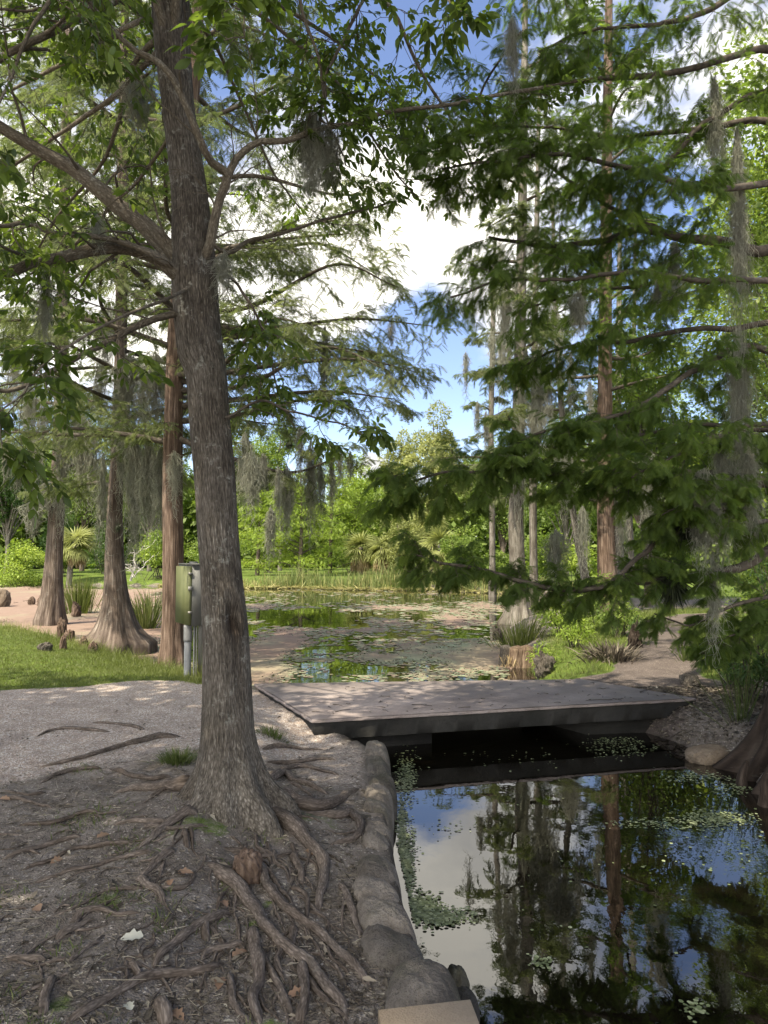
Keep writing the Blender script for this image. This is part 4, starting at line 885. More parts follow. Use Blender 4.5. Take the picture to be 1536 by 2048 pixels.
for li, (px3, r0, r1, ns, sl, per, t0) in enumerate(RL):
    pts = [np.array(q, float) if i == 0 and q[0] == RT[0] else P(*q) for i, q in enumerate(px3)]
    c = catmull(np.array(pts), 34)
    c = c + (np.stack([fbm(np.arange(len(c)) * .3 + li * 5, np.zeros(len(c)) + k, 2, 60 + k) for k in range(3)], 1) - .5) * .07
    mb = cyp_limb(c, limb_radius(c, r0, r1), int(ns * (1.7 if li in (4, 5, 7, 9) else 1.35)), sl * (1.12 if li in (4, 5) else 1), rng, lv, per + (4 if li in (4, 5, 9) else 2), .105, t0, 6, .42, fdroop=.70, fspread=.70, rnd0=.48, roll=.75, tw=.0028)
    mb.build('limb', M['twig'], rt)
for k in range(9):      # upper limbs, above and outside the picture
    a = rng.uniform(0, 2 * PI); z = rng.uniform(7.5, 13); L = (14.5 - z) * .45 + .8
    if math.sin(a) > .55 and z < 10: a += PI
    e = np.array([RT[0] + L * math.cos(a), y1 + L * math.sin(a), z + .1]); s_ = np.array([RT[0], y1, z - .2])
    c = catmull(np.stack([s_, (s_ + e) / 2 + UP * .25, e]), 20)
    cyp_limb(c, np.linspace(.05, .012, 20), 9, 1.0, rng, lv, 4, .22, .15, 4, .35, FRONDF_V, FRONDF_F).build('limb', M['twig'], rt)
for (ex, ey, ez, sz) in ((.9, 8.6, 9.6, 8.6), (1.6, 9.6, 10.4, 9.4), (2.6, 8.8, 9.3, 8.2), (-.2, 7.6, 9.4, 8.8), (3.4, 9.8, 10.6, 9.6), (.6, 10.4, 11.6, 10.4), (1.8, 7.4, 8.6, 7.6), (2.2, 10.8, 11.6, 10.6)):  # limbs added out of view to shade the path and bridge
    c = catmull(np.array([[RT[0], y1, sz], [(RT[0] + ex) / 2, (y1 + ey) / 2, max(sz, ez) + .15], [ex, ey, ez]]), 22)
    cyp_limb(c, np.linspace(.05, .012, 22), 13, 1.1, rng, lv, 6, .22, .15, 5, .25, FRONDF_V, FRONDF_F).build('limb', M['twig'], rt)
lv.build('foliage', M['leaf_cyp'], rt)

# -- cypresses standing round the pond
def cypress(name, label, trunk_px, Y, base_r, flare, fz, mat, limbs, leafm, seed, nfl=8, amp=.4, lobes=None, fsize=.19, group=None, zb=-.6):
    """trunk_px: (px, py, half-width px) from the ground up; limbs: (height, azimuth deg, length, rise, shoots)"""
    rng = np.random.default_rng(seed)
    pts = [P(a, b, Y) for a, b, w in trunk_px]; rad = [w * m_per_px(p) for p, (a, b, w) in zip(pts, trunk_px)]
    b0 = pts[0].copy(); b0[2] = zb; pts = [b0] + pts; rad = [rad[0]] + rad
    t = thing(name, label, 'tree', (pts[1][0], Y, Hs(pts[1][0], Y)), group)
    mb, c, r = fluted_trunk(pts, rad, seed, flare, fz, nfl, amp, pts[1][2], lean_lobes=lobes)
    mb.build('trunk', mat, t); lv = MB(); br = 0
    for (z, az, L, rise, ns) in limbs:
        i = int(np.argmin(np.abs(c[:, 2] - z))); s_ = c[i]
        d = np.array([math.sin(R(az)), math.cos(R(az)), 0])
        k = rng.normal(0, .12, (2, 3))
        q = catmull(np.stack([s_, s_ + d * L * .35 + UP * (rise * .7) + k[0] * L * .3, s_ + d * L * .7 + UP * rise + k[1] * L * .3, s_ + d * L + UP * (rise * .55)]), 26)
        cyp_limb(q, np.linspace(min(.055, r[i] * .4), .007, 26), ns, L * .30 + .25, rng, lv, 8, fsize, .12, 6, .40, FRONDS_V, FRONDS_F, 0, .5, .8, .5, tw=.005).build('limb', M['twig'], t)
    lv.build('foliage', leafm, t)
    return t, c
def whorl(z0, z1, n, L0, L1, seed, rise=.3, ns=9, avoid=None):
    rng = np.random.default_rng(seed); out = []
    for i in range(n):
        z = z0 + (z1 - z0) * (i + rng.uniform(-.3, .3)) / n; L = L0 + (L1 - L0) * i / n
        out.append((z, (i * 137.5 + rng.uniform(-25, 25)) % 360, L * rng.uniform(.75, 1.2), rise * rng.uniform(.2, 1.6), ns))
    return out
cypress('bald_cypress', 'grey-brown cypress with a flared base, leftmost of the three at the lawn edge', [(101, 1240, 21), (104, 1200, 20), (106, 1150, 17.5), (109, 1100, 16), (114, 1000, 14.5), (120, 880, 13.5), (124, 700, 12.5), (128, 500, 11), (133, 250, 9), (140, -100, 6), (146, -400, 3)], 20.5, .3, .38, .45, M['bark_cyp'],
        whorl(3.9, 18, 38, 4.6, 2.0, 1, .3, 12), M['leaf_cyp_pale'], 31, 9, .35)
cypress('bald_cypress', 'cypress with the widest flared buttress, standing among iris blades beside the lawn', [(234, 1285, 30), (233, 1230, 27), (231, 1180, 22), (229, 1120, 18.5), (229, 1050, 16), (231, 980, 14), (236, 900, 13), (240, 780, 12), (243, 600, 11.5), (246, 350, 11), (250, 0, 8), (253, -300, 4)], 14.6, .3, .80, .36, M['bark_cyp'],
        [(2.9, 300, 2.2, .2, 7), (3.3, 60, 2.4, .3, 8)] + whorl(3.4, 14.5, 40, 4.0, 1.8, 2, .3, 12), M['leaf_cyp_pale'], 32, 7, .5, [(270, .9), (95, .7), (200, .4)])
cypress('bald_cypress', 'straight red-brown cypress trunk beside the metal cabinet', [(345, 1318, 23), (345, 1280, 21), (346, 1200, 20.5), (346, 1100, 20.5), (345, 1000, 20), (346, 900, 19), (348, 800, 18), (352, 680, 17), (366, 500, 16), (378, 300, 14.5), (392, 80, 13), (404, -120, 10), (420, -400, 5)], 11.9, .3, .22, .30, M['bark_red'],
        [(3.35, 275, 2.6, .15, 8), (3.7, 80, 3.2, .5, 11), (4.2, 105, 3.6, .2, 12), (4.9, 70, 3.9, .35, 13), (5.6, 100, 3.6, .4, 12), (6.6, 60, 3.6, .4, 11), (6.1, 120, 3.2, .3, 11), (3.5, 100, 2.9, -.6, 10), (4.4, 92, 3.9, .3, 14), (5.2, 85, 4.2, .2, 14), (3.9, 96, 3.6, .1, 12)] + whorl(4.2, 13.5, 30, 3.6, 1.6, 3, .3, 12), M['leaf_cyp_pale'], 33, 7, .35, fsize=.17)
cypress('bald_cypress', 'slim pale grey cypress rising from the pond edge, flared dark base among iris blades', [(1036, 1245, 17), (1037, 1200, 16), (1036, 1150, 15.5), (1032, 1060, 15), (1034, 950, 13.5), (1038, 800, 12), (1041, 640, 11), (1044, 450, 9.5), (1048, 200, 7.5), (1052, -100, 4)], 20.8, .25, 1.1, .45, M['bark_pale'],
        whorl(3.2, 16, 28, 2.3, 1.0, 4, .2, 8), M['leaf_cyp_pale'], 34, 7, .4)
cypress('bald_cypress', 'straight reddish cypress trunk behind the leafy mound at the dirt path', [(1219, 1240, 19), (1216, 1180, 18.5), (1213, 1100, 17.5), (1211, 1000, 16.5), (1210, 900, 15.5), (1210, 760, 14), (1211, 600, 12.5), (1213, 400, 11), (1216, 150, 9), (1220, -200, 5)], 20.0, .25, .45, .6, M['bark_red'],
        [(3.0, 268, 1.3, .1, 4), (3.1, 92, 1.0, .1, 4), (4.2, 280, 1.8, .1, 5)] + whorl(5.6, 17, 24, 2.6, 1.0, 5, .3, 9), M['leaf_cyp'], 35, 8, .35)
for i, (pxl, Y, lab) in enumerate((
        ([(1172, 1185, 8), (1168, 1140, 8), (1155, 1080, 7), (1140, 980, 6.5), (1125, 840, 6), (1112, 640, 5), (1105, 400, 3)], 24, 'thin pale leaning trunk behind the pond-edge cypress, draped with moss'),
        ([(1240, 1180, 9), (1239, 1100, 9), (1237, 1000, 8), (1236, 850, 7), (1238, 650, 6), (1240, 400, 3)], 27, 'thin pale trunk just right of the straight reddish cypress'),
        ([(1263, 1180, 6), (1262, 1100, 6), (1258, 1000, 6), (1262, 850, 5), (1268, 650, 4), (1272, 400, 2)], 29, 'slender whitish trunk in the bright gap right of the reddish cypress'),
        ([(1068, 1190, 8), (1066, 1000, 7.5), (1068, 850, 7), (1070, 650, 6), (1074, 420, 5), (1080, 100, 3)], 26, 'slim grey moss-draped cypress directly behind the pond-edge one'),
        ([(985, 1165, 6), (984, 1000, 6), (982, 850, 5.5), (986, 650, 5), (990, 480, 3)], 34, 'slender moss-hung cypress left of the pale pond-edge cypress'))):
    cypress('cypress_sapling' if i in (1, 2) else 'bald_cypress', lab, pxl, Y, .1, .3, .4, M['bark_pale'], whorl(4.2 + (i == 0), 11 if i != 3 else 15, 12, 1.8, .7, 20 + i, .2, 6), M['leaf_cyp_pale'] if i != 1 else M['leaf_mid'], 40 + i, 5, .2, fsize=.22)

# ================================================================ OTHER TREES AND SHRUBS
def bush_leaves(mb, c, rx, ry, rz, n, size, rng, nl=14, tv=DIA_V, tf=DIA_F, lobe=.42): return lobed_crown(mb, c, rx, ry, rz, nl, n, size, rng, tv, tf, lobe, .25, .75, .35)
def leafy_tree(name, label, x, y, h, cw, ch, lm, seed, n=9000, leaf=.16, nl=20, bm='bark_pale', tr=.14, group=None, lobe=.34, tv=DIA_V, tf=DIA_F, lean=0.0, cz=None):
    """trunk, limbs reaching every lobe of the crown, crown of separate leaves"""
    rng = np.random.default_rng(seed); z = Hs(x, y); t = thing(name, label, 'tree', (x, y, z), group)
    c = np.array([x + lean, y, z + (cz if cz else h - ch * .55)])
    tp = np.array([[x, y, z - .2], [x + rng.normal(0, .08), y, z + h * .2], [x + lean * .6 + rng.normal(0, .15), y, z + h * .5], [x + lean, y, z + h * .74]])
    tc_ = catmull(tp, 24); mb = MB(); tube(mb, tc_, np.interp(np.linspace(0, 1, 24), [0, .06, 1], [tr * 1.5, tr, tr * .22]), 12, .10, rng); mb.build('trunk', M[bm], t)
    lv = MB(); lc = lobed_crown(lv, c, cw / 2, cw / 2, ch / 2, nl, n, leaf, rng, tv, tf, lobe)
    k = np.clip(((lc[:, 2] - ch * .12 - z) / h * 24 * .8).astype(int), 4, 20); st = tc_[k]
    mb = MB(); tubes(mb, np.stack([catmull([a, (a + b) / 2 + UP * .08 * h * .3, b], 9) for a, b in zip(st, lc)]), np.full(len(lc), tr * .34), np.full(len(lc), tr * .08), 5); mb.build('limbs', M[bm], t)
    lv.build('foliage', M[lm], t)
    return t
def at(px, Y): return (px - CX) / FPX * Y
def top(py, Y): return P(CX, py, Y)[2]
FAR = [  # px centre, top py, width px, distance, material, leaf, leaves, kind, label
 (868, 796, 190, 60, 'leaf_olive', .21, 15000, 0, 'tall light yellow-green tree with an upright crown across the pond, under the small cloud'),
 (800, 850, 110, 72, 'leaf_olive', .24, 9000, 0, 'greyish olive tree with a sparse mossy top left of the tall light green tree'),
 (705, 905, 150, 62, 'leaf_lime', .20, 11000, 0, 'low lime green tree above the dead-fronded palms'),
 (560, 820, 190, 64, 'leaf_mid', .22, 14000, 0, 'broad mid green tree behind the hanging moss in the centre'),
 (448, 800, 170, 66, 'leaf_lime', .22, 12000, 0, 'bright green tree just behind the foreground trunk, across the pond'),
 (300, 800, 190, 62, 'leaf_mid', .21, 13000, 0, 'green tree across the pond between the wide-based and the red-brown cypress'),
 (165, 790, 190, 64, 'leaf_mid', .21, 13000, 0, 'green tree across the pond behind the cabbage palm'),
 (15, 850, 210, 56, 'leaf_dark', .19, 15000, 0, 'dark green rounded tree at the far left bank'),
 (1000, 860, 170, 50, 'leaf_mid', .18, 12000, 0, 'mid green tree on the far bank left of the pale pond-edge cypress'),
 (1130, 800, 220, 46, 'leaf_mid', .17, 13000, 0, 'mid green tree on the far bank between the pale and the red cypress'),
 (1285, 720, 260, 40, 'leaf_lime', .16, 15000, 0, 'sunlit green tree behind the far end of the dirt path'),
 (-140, 800, 260, 60, 'leaf_mid', .2, 10000, 0, 'green tree on the far bank beyond the left edge'),
]
for i, (px, ty, w, Y, lm, lf, n, kd, lab) in enumerate(FAR):
    n = int(n * 1.3)
    hgt = (top(ty, Y) - Hs(at(px, Y), Y)) * 1.13; cw = w / FPX * Y
    leafy_tree('shade_tree', lab, at(px, Y), Y, hgt, cw, hgt * .82, lm, 100 + i, n, lf, 24, 'bark_pale' if i % 2 else 'bark_cyp', .18, 'trees on the far bank', .30 if i else .24)
def layered_tree(name, label, px, Y, ty, w, seed, lm, n=46):
    """small bald cypress with flat, tiered, bright foliage"""
    rng = np.random.default_rng(seed); x = at(px, Y); z = Hs(x, Y); h = top(ty, Y) - z; t = thing(name, label, 'tree', (x, Y, z))
    c = catmull(np.array([[x, Y, z - .2], [x + .1, Y, z + h * .5], [x, Y, z + h]]), 24); mb = MB(); tube(mb, c, np.linspace(.16, .03, 24), 10, .1, rng); mb.build('trunk', M['bark_cyp'], t)
    lv = MB(); q = []
    for i in range(n):
        f = rng.uniform(.08, .98); a = rng.uniform(0, 2 * PI); L = w / FPX * Y * .5 * (1.15 - .75 * f) * rng.uniform(.6, 1.1); s_ = c[int(f * 23)]
        e = s_ + np.array([math.cos(a) * L, math.sin(a) * L, .10 * L]); p3 = catmull([s_, (s_ + e) / 2 + UP * .12 * L, e], 9); q.append(p3)
        Pp, T, sg, tt = spawn(p3[None], 150, .25, 1, rng); Pp = Pp + rng.normal(0, 1, Pp.shape) * np.array([.42, .42, .10]) * (.5 + .3 * L)
        scatter(lv, FRONDF_V, FRONDF_F, Pp, nrm(T + rng.normal(0, .7, T.shape) + np.array([0, 0, -.2])), nrm(UP + rng.normal(0, .3, T.shape)), rng.uniform(.16, .32, len(Pp)), np.clip(rng.normal(.55, .2, len(Pp)), 0, 1))
    mb = MB(); tubes(mb, np.array(q), np.full(n, .04), np.full(n, .008), 5); mb.build('limbs', M['twig'], t); lv.build('foliage', M[lm], t)
layered_tree('young_cypress', 'bright lime young cypress with tiered foliage on the far bank behind the reeds', 600, 48, 935, 200, 61, 'leaf_lime', 60)
layered_tree('young_cypress', 'taller lime cypress with loose tiers left of the palms with dead fronds', 660, 54, 890, 170, 62, 'leaf_lime', 44)
layered_tree('young_cypress', 'low lime cypress with tiered foliage right behind the foreground trunk', 515, 50, 985, 120, 63, 'leaf_lime', 34)
def shrub(name, label, x, y, w, h, lm, seed, n=3500, leaf=.10, nl=12, cat='shrub', group=None, tv=DIA_V, tf=DIA_F, ns=9, depth_=None):
    rng = np.random.default_rng(seed); z = Hs(x, y); t = thing(name, label, cat, (x, y, z), group); lv = MB()
    lc = bush_leaves(lv, (x, y, z + h * .5), w / 2, (depth_ or w) / 2, h / 2, n, leaf, rng, nl, tv, tf)
    mb = MB(); b = np.array([x, y, z - .1]) + rng.normal(0, 1, (len(lc), 3)) * np.array([w * .08, w * .08, 0])
    tubes(mb, np.stack([catmull([a, a * .5 + e * .5 + rng.normal(0, .04, 3) * w, e + (e - a) * .25], 7) for a, e in zip(b, lc)]), np.full(len(lc), .012 + .004 * h), np.full(len(lc), .004), 4)
    mb.build('stems', M['twig'], t); lv.build('foliage', M[lm], t); return t
S3 = 'shrubs on the far bank'
for i, (px, Y, ty, w, lm, lab) in enumerate((
        (40, 46.5, 1070, 130, 'leaf_lime', 'bright yellow-green bush overhanging the water at the far left bank'), (-70, 46, 1060, 130, 'leaf_lime', 'yellow-green bush beyond the left edge of the far bank'),
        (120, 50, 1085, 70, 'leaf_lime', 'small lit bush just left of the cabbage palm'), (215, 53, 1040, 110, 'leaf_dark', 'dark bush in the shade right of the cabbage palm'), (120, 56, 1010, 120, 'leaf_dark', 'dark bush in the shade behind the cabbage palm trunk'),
        (318, 48, 1050, 110, 'leaf_lime', 'pale green bush with bare white twigs at the water, right of the wide-based cypress'), (430, 56, 1050, 120, 'leaf_mid', 'green bush on the far bank hidden half behind the foreground trunk'),
        (540, 57, 1050, 120, 'leaf_mid', 'green bush behind the lime young cypress'), (700, 58, 1070, 90, 'leaf_mid', 'low green bush left of the dead-fronded palms'), (810, 50, 1010, 110, 'leaf_olive', 'grey-green bush between the two groups of palms'),
        (925, 44, 1050, 110, 'leaf_mid', 'fresh green bush on the far bank right of the palms'), (990, 42, 1100, 90, 'leaf_mid', 'low green bush at the water left of the pale cypress base'), (1080, 38, 1060, 120, 'leaf_lime', 'bright bush behind the thin leaning trunk'),
        (1160, 36, 1080, 110, 'leaf_lime', 'yellow-green bush left of the red cypress'), (1260, 32, 1060, 110, 'leaf_mid', 'bush right of the red cypress, beyond the path'), (1330, 30, 1000, 150, 'leaf_mid', 'tall bush where the path disappears'))):
    h = top(ty, Y) - Hs(at(px, Y), Y); shrub('shrub', lab, at(px, Y), Y, w / FPX * Y, h, lm, 200 + i, 5200, .15, 14, 'shrub', S3)
rng = np.random.default_rng(88); mb = MB(); p0 = np.array([at(268, 46.6), 46.6, 0.05])
q = shoots(np.tile(p0, (7, 1)) + rng.normal(0, .12, (7, 3)), nrm(rng.normal(0, .35, (7, 3)) + UP), np.ones(7), rng.uniform(1.2, 2.4, 7), .3, rng, 7, .1, 0, 3, .8); tubes(mb, q, np.full(7, .035), np.full(7, .012), 5)
a, b, s_, _ = spawn(q, 5, .3, 1, rng); q = shoots(a, b, s_, rng.uniform(.4, .9, len(a)), .8, rng, 5, .2, 0, 3, .7); tubes(mb, q, np.full(len(q), .018), np.full(len(q), .008), 4)
m_ = Mat('bare_wood'); M['bare'] = m_.done(m_.bsdf(m_.ramp(m_.noise(m_.pos(), 6), (.3, (.34, .31, .27)), (.7, (.52, .49, .44))), .9))
tag(mb.build('bare_shrub', M['bare']), 'tangle of bare whitish twigs at the far water edge between two left cypresses', 'dead shrub')

# palms
def palm(label, x, y, h, fl, seed, skirt=16, nf=30, group=None, tilt=0.0):
    rng = np.random.default_rng(seed); z = Hs(x, y); t = thing('cabbage_palm', label, 'palm', (x, y, z), group)
    c = catmull(np.array([[x, y, z - .2], [x + tilt * .3, y, z + h * .5], [x + tilt, y, z + h]]), 20); mb = MB(); tube(mb, c, np.linspace(.20, .15, 20), 14, .12, rng); mb.build('trunk', M['bark_pale'], t)
    def fan(mbx, mbs, n, el0, el1, L, sag):
        for i in range(n):
            a = rng.uniform(0, 2 * PI); el = rng.uniform(el0, el1); d = np.array([math.cos(a) * math.cos(el), math.sin(a) * math.cos(el), math.sin(el)])
            st = c[-1] - UP * rng.uniform(0, .25); e = st + d * L * .55 * rng.uniform(.8, 1.1); tubes(mbs, catmull([st, (st + e) / 2 + UP * .04, e], 5)[None], [.022], [.012], 4)
            side = nrm(np.cross(d, UP)); K = 17; an = np.linspace(-1.75, 1.75, K)
            dd = nrm(d[None] * np.cos(an)[:, None] + side[None] * np.sin(an)[:, None] + np.array([0, 0, -sag]) * (.4 + .5 * np.abs(np.sin(an)))[:, None])
            scatter(mbx, *leaf_shape(.075, ((0, .5), (.5, 1), (1, 0)), .3, .32), np.tile(e, (K, 1)), dd, np.tile(np.cross(side, d) if el > -.3 else UP, (K, 1)) + rng.normal(0, .1, (K, 3)), fl * rng.uniform(.8, 1.1, K), np.full(K, np.clip(rng.normal(.6, .2), 0, 1)))
    mf, ms = MB(), MB(); fan(mf, ms, nf, -.55, 1.3, fl, .35)
    mf.build('frond_crown', M['leaf_olive'], t); ms.build('leaf_stalks', M['leaf_olive'], t)
    if skirt: md, ms = MB(), MB(); fan(md, ms, skirt, -1.3, -.75, fl * .9, .8); md.build('dead_fronds', M['deadfrond'], t)
palm('cabbage palm with a clean pale trunk and yellow-green fan fronds behind the leftmost cypress', at(140, 47.5), 47.5, 2.6, 1.1, 1, 8, 34, tilt=.35)
palm('palm with a shaggy skirt of dead fronds, leftmost of the centre palms', at(722, 52), 52, 1.9, 1.15, 2, 26, 22)
palm('palm with the widest skirt of pinkish dead fronds, middle of the centre palms', at(765, 51), 51, 1.8, 1.1, 3, 34, 20)
palm('palm with dead fronds reaching the ground, next to the lit fan palm', at(800, 53), 53, 2.0, 1.1, 4, 26, 20)
palm('palm with lit yellowish fans and hanging straw fronds, rightmost on the far bank', at(880, 47), 47, 2.0, 1.15, 5, 24, 30)
palm('palm with tall fans behind the rightmost shaggy one', at(862, 54), 54, 3.6, 1.2, 6, 10, 26)

# woods beyond: one mass
def far_woods():
    rng = np.random.default_rng(77); mb = MB(); n = 210000
    a = rng.uniform(-R(62), R(62), n); r = rng.uniform(78, 100, n); x, y = r * np.sin(a), r * np.cos(a)
    hx = 9.5 + 5.5 * (fbm(a * 14, r * .05, 4, 3) - .5) * 2 + 4.5 * sstep(R(4), R(26), a) + 2.2 * sstep(-R(4), -R(20), a) - 1.5 * ell(a, 0 * a, .02, 0, .05, 1)
    z = Hs(0, 85) + hx * rng.random(n) ** .8 * (1 - .25 * np.abs(r - 88) / 12)
    scatter(mb, DIA_V, DIA_F, np.stack([x, y, z], 1), nrm(rng.normal(0, 1, (n, 3)) + np.array([0, 0, -.2])), nrm(UP + rng.normal(0, .7, (n, 3))), rng.uniform(.45, 1.0, n), np.clip(fbm(a * 30, z * .3, 3, 8) * 1.5 - .3 + rng.normal(0, .12, n), 0, 1))
    stuff(mb.build('far_woods', M['leaf_mid']))
far_woods()

# -- unseen trees added around the camera to keep sun off the foreground
leafy_tree('shade_tree', 'added unseen oak behind the viewer on the left, shading the foreground', -4.6, -1.2, 11, 8.6, 6.0, 'leaf_dark', 301, 15000, .20, 26, 'bark', .3, cz=8.4)
leafy_tree('shade_tree', 'added unseen oak directly behind the viewer, shading the foreground', .6, -4.2, 11.5, 8.0, 6.0, 'leaf_dark', 302, 13000, .20, 26, 'bark', .3, cz=8.8)

leafy_tree('shade_tree', 'added unseen oak on the left, shading the gravel from out of the picture', -7.4, 2.4, 11, 8.0, 5.6, 'leaf_dark', 303, 14000, .20, 26, 'bark', .3, cz=8.6)

# -- right bank: understorey trees and leafy shrubs
leafy_tree('understory_tree', 'leafy dark understory tree crowding the right edge behind the cypress branches', 6.0, 10.2, 7.2, 4.4, 6.0, 'leaf_mid', 311, 16000, .085, 26, 'bark', .09, tv=LEAFN_V, tf=LEAFN_F, cz=4.1)
leafy_tree('understory_tree', 'tall sunlit understory tree right of the path, lit yellow-green leaves', 7.6, 12.6, 12.5, 5.6, 10.5, 'leaf_mid', 312, 26000, .11, 34, 'bark', .12, cz=7.2)
leafy_tree('understory_tree', 'sunlit tree filling the upper right behind the branches', 11.6, 20, 18, 8.5, 15, 'leaf_lime', 313, 26000, .15, 28, 'bark', .16, cz=8.2)
leafy_tree('understory_tree', 'green understory tree beyond the bend of the path', 8.0, 22.5, 9, 5.0, 7.5, 'leaf_mid', 314, 12000, .13, 24, 'bark', .11, cz=5.4)
G4 = 'leafy shrubs on the right bank'
for i, (x, y, w, h, lm, n, lf, lab) in enumerate((
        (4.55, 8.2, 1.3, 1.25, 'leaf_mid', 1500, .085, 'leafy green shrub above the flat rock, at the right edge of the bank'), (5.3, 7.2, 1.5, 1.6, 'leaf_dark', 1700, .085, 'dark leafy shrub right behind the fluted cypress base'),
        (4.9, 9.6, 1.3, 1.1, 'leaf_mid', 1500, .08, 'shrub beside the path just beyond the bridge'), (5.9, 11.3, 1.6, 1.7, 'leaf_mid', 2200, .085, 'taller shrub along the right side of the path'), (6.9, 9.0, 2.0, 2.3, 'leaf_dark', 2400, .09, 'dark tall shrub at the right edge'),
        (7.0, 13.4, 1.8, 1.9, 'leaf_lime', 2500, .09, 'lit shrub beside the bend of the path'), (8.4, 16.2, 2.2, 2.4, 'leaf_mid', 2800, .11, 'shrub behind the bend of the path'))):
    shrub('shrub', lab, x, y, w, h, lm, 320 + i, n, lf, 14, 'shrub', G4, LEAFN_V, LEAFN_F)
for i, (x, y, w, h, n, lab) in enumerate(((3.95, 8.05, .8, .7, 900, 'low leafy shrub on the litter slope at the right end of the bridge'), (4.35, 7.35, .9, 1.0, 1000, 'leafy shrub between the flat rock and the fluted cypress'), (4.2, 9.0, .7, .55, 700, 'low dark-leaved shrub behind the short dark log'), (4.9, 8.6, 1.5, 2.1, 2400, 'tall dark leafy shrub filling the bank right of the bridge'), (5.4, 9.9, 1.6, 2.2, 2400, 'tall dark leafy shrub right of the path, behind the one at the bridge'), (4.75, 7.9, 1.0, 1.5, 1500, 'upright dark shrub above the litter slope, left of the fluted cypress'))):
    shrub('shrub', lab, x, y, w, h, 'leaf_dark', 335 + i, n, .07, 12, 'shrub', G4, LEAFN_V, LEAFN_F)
# -- the leafy mound between pond and path
G5 = 'plants of the mound between pond and path'
for i, (px, Y, w, h, lm, n, lf, lab) in enumerate((
        (1120, 14.6, 1.1, .75, 'leaf_lime', 1500, .085, 'bright leafy plant on the mound, left of the reddish cypress'), (1175, 15.4, 1.2, .85, 'leaf_mid', 1500, .085, 'leafy plant directly in front of the reddish cypress trunk'),
        (1235, 14.2, 1.0, .8, 'leaf_mid', 1300, .08, 'dark-leaved plant at the path side of the mound'), (1080, 11.9, .55, .5, 'leaf_lime', 700, .055, 'small yellow-green plant behind the split stump'), (1150, 12.9, .9, .45, 'leaf_lime', 900, .06, 'low light green plant at the foot of the mound'),
        (1270, 12.9, .45, .5, 'leaf_dark', 500, .06, 'small dark bush at the inner bend of the path'), (1200, 17.5, 1.4, 1.2, 'leaf_mid', 1500, .1, 'green plant behind the mound'))):
    shrub('leafy_plant', lab, at(px, Y), Y, w, h, lm, 340 + i, n, lf, 10, 'plant', G5, LEAFN_V, LEAFN_F)

# ================================================================ SPANISH MOSS AND AIR PLANTS
def moss(label, px, y0_, y1_, hw, Y, n=None, seed=0, tilt=0.0):
    rng = np.random.default_rng(1000 + seed * 7 + int(px)); a = P(px, y0_, Y); mp = m_per_px(a); L = (y1_ - y0_) * mp; W = hw * mp
    n = n or int(np.clip(hw * 7, 45, 330)); u = np.clip(rng.normal(0, .5, n), -1.1, 1.1)
    st = a + np.stack([u * W, rng.normal(0, .35, n) * min(W, .12), -rng.random(n) ** 2 * .45 * L - .12 * L * np.abs(u)], 1); st[:, 0] -= u * W * .45
    ln = L * (1 - .55 * np.abs(u) ** 1.3) * rng.uniform(.25, 1.05, n) ** .8
    m = 12; t = np.linspace(0, 1, m)
    ph = rng.uniform(0, 6.28, (n, 2)); am = rng.uniform(.008, .03, n) * (1 + Y / 14)
    x = st[:, None, 0] + u[:, None] * W * .62 * np.sin(PI * np.clip(t * 1.25, 0, 1)) * .8 + am[:, None] * np.sin(ph[:, :1] + 9 * t * ln[:, None] / .5) * np.sqrt(t)
    x = x + rng.normal(0, .07, (n, 1)) * ln[:, None] * t ** 2
    y = st[:, None, 1] + am[:, None] * np.cos(ph[:, 1:] + 8 * t * ln[:, None] / .5) * np.sqrt(t)
    z = st[:, None, 2] - ln[:, None] * t; paths = np.stack([x, y, z], -1)
    mb = MB(); r = max(.0013, .23 * Y / 740); rr = np.clip(rng.normal(.5, .22, n), 0, 1); tubes(mb, paths, np.full(n, r), np.full(n, r * .5), 3, rr)
    Pp, T, sg, tt = spawn(paths, 6, .05, .97, rng)     # short curly hairs along every strand
    h = shoots(Pp, T, sg, rng.uniform(.02, .10, len(Pp)) * (1 + Y / 20), .7, rng, 4, .4, 0, 3, .7); tubes(mb, h, np.full(len(h), r * .7), np.full(len(h), r * .4), 3, np.repeat(rr, 6))
    return tag(mb.build('spanish_moss', M['moss']), label, 'moss', 'Spanish moss hanging in the trees')
GL = 'one of many thin grey moss strands hanging among the slim cypresses behind the bridge'
GC = 'one of several grey moss strands trailing below the bare twigs in the centre'
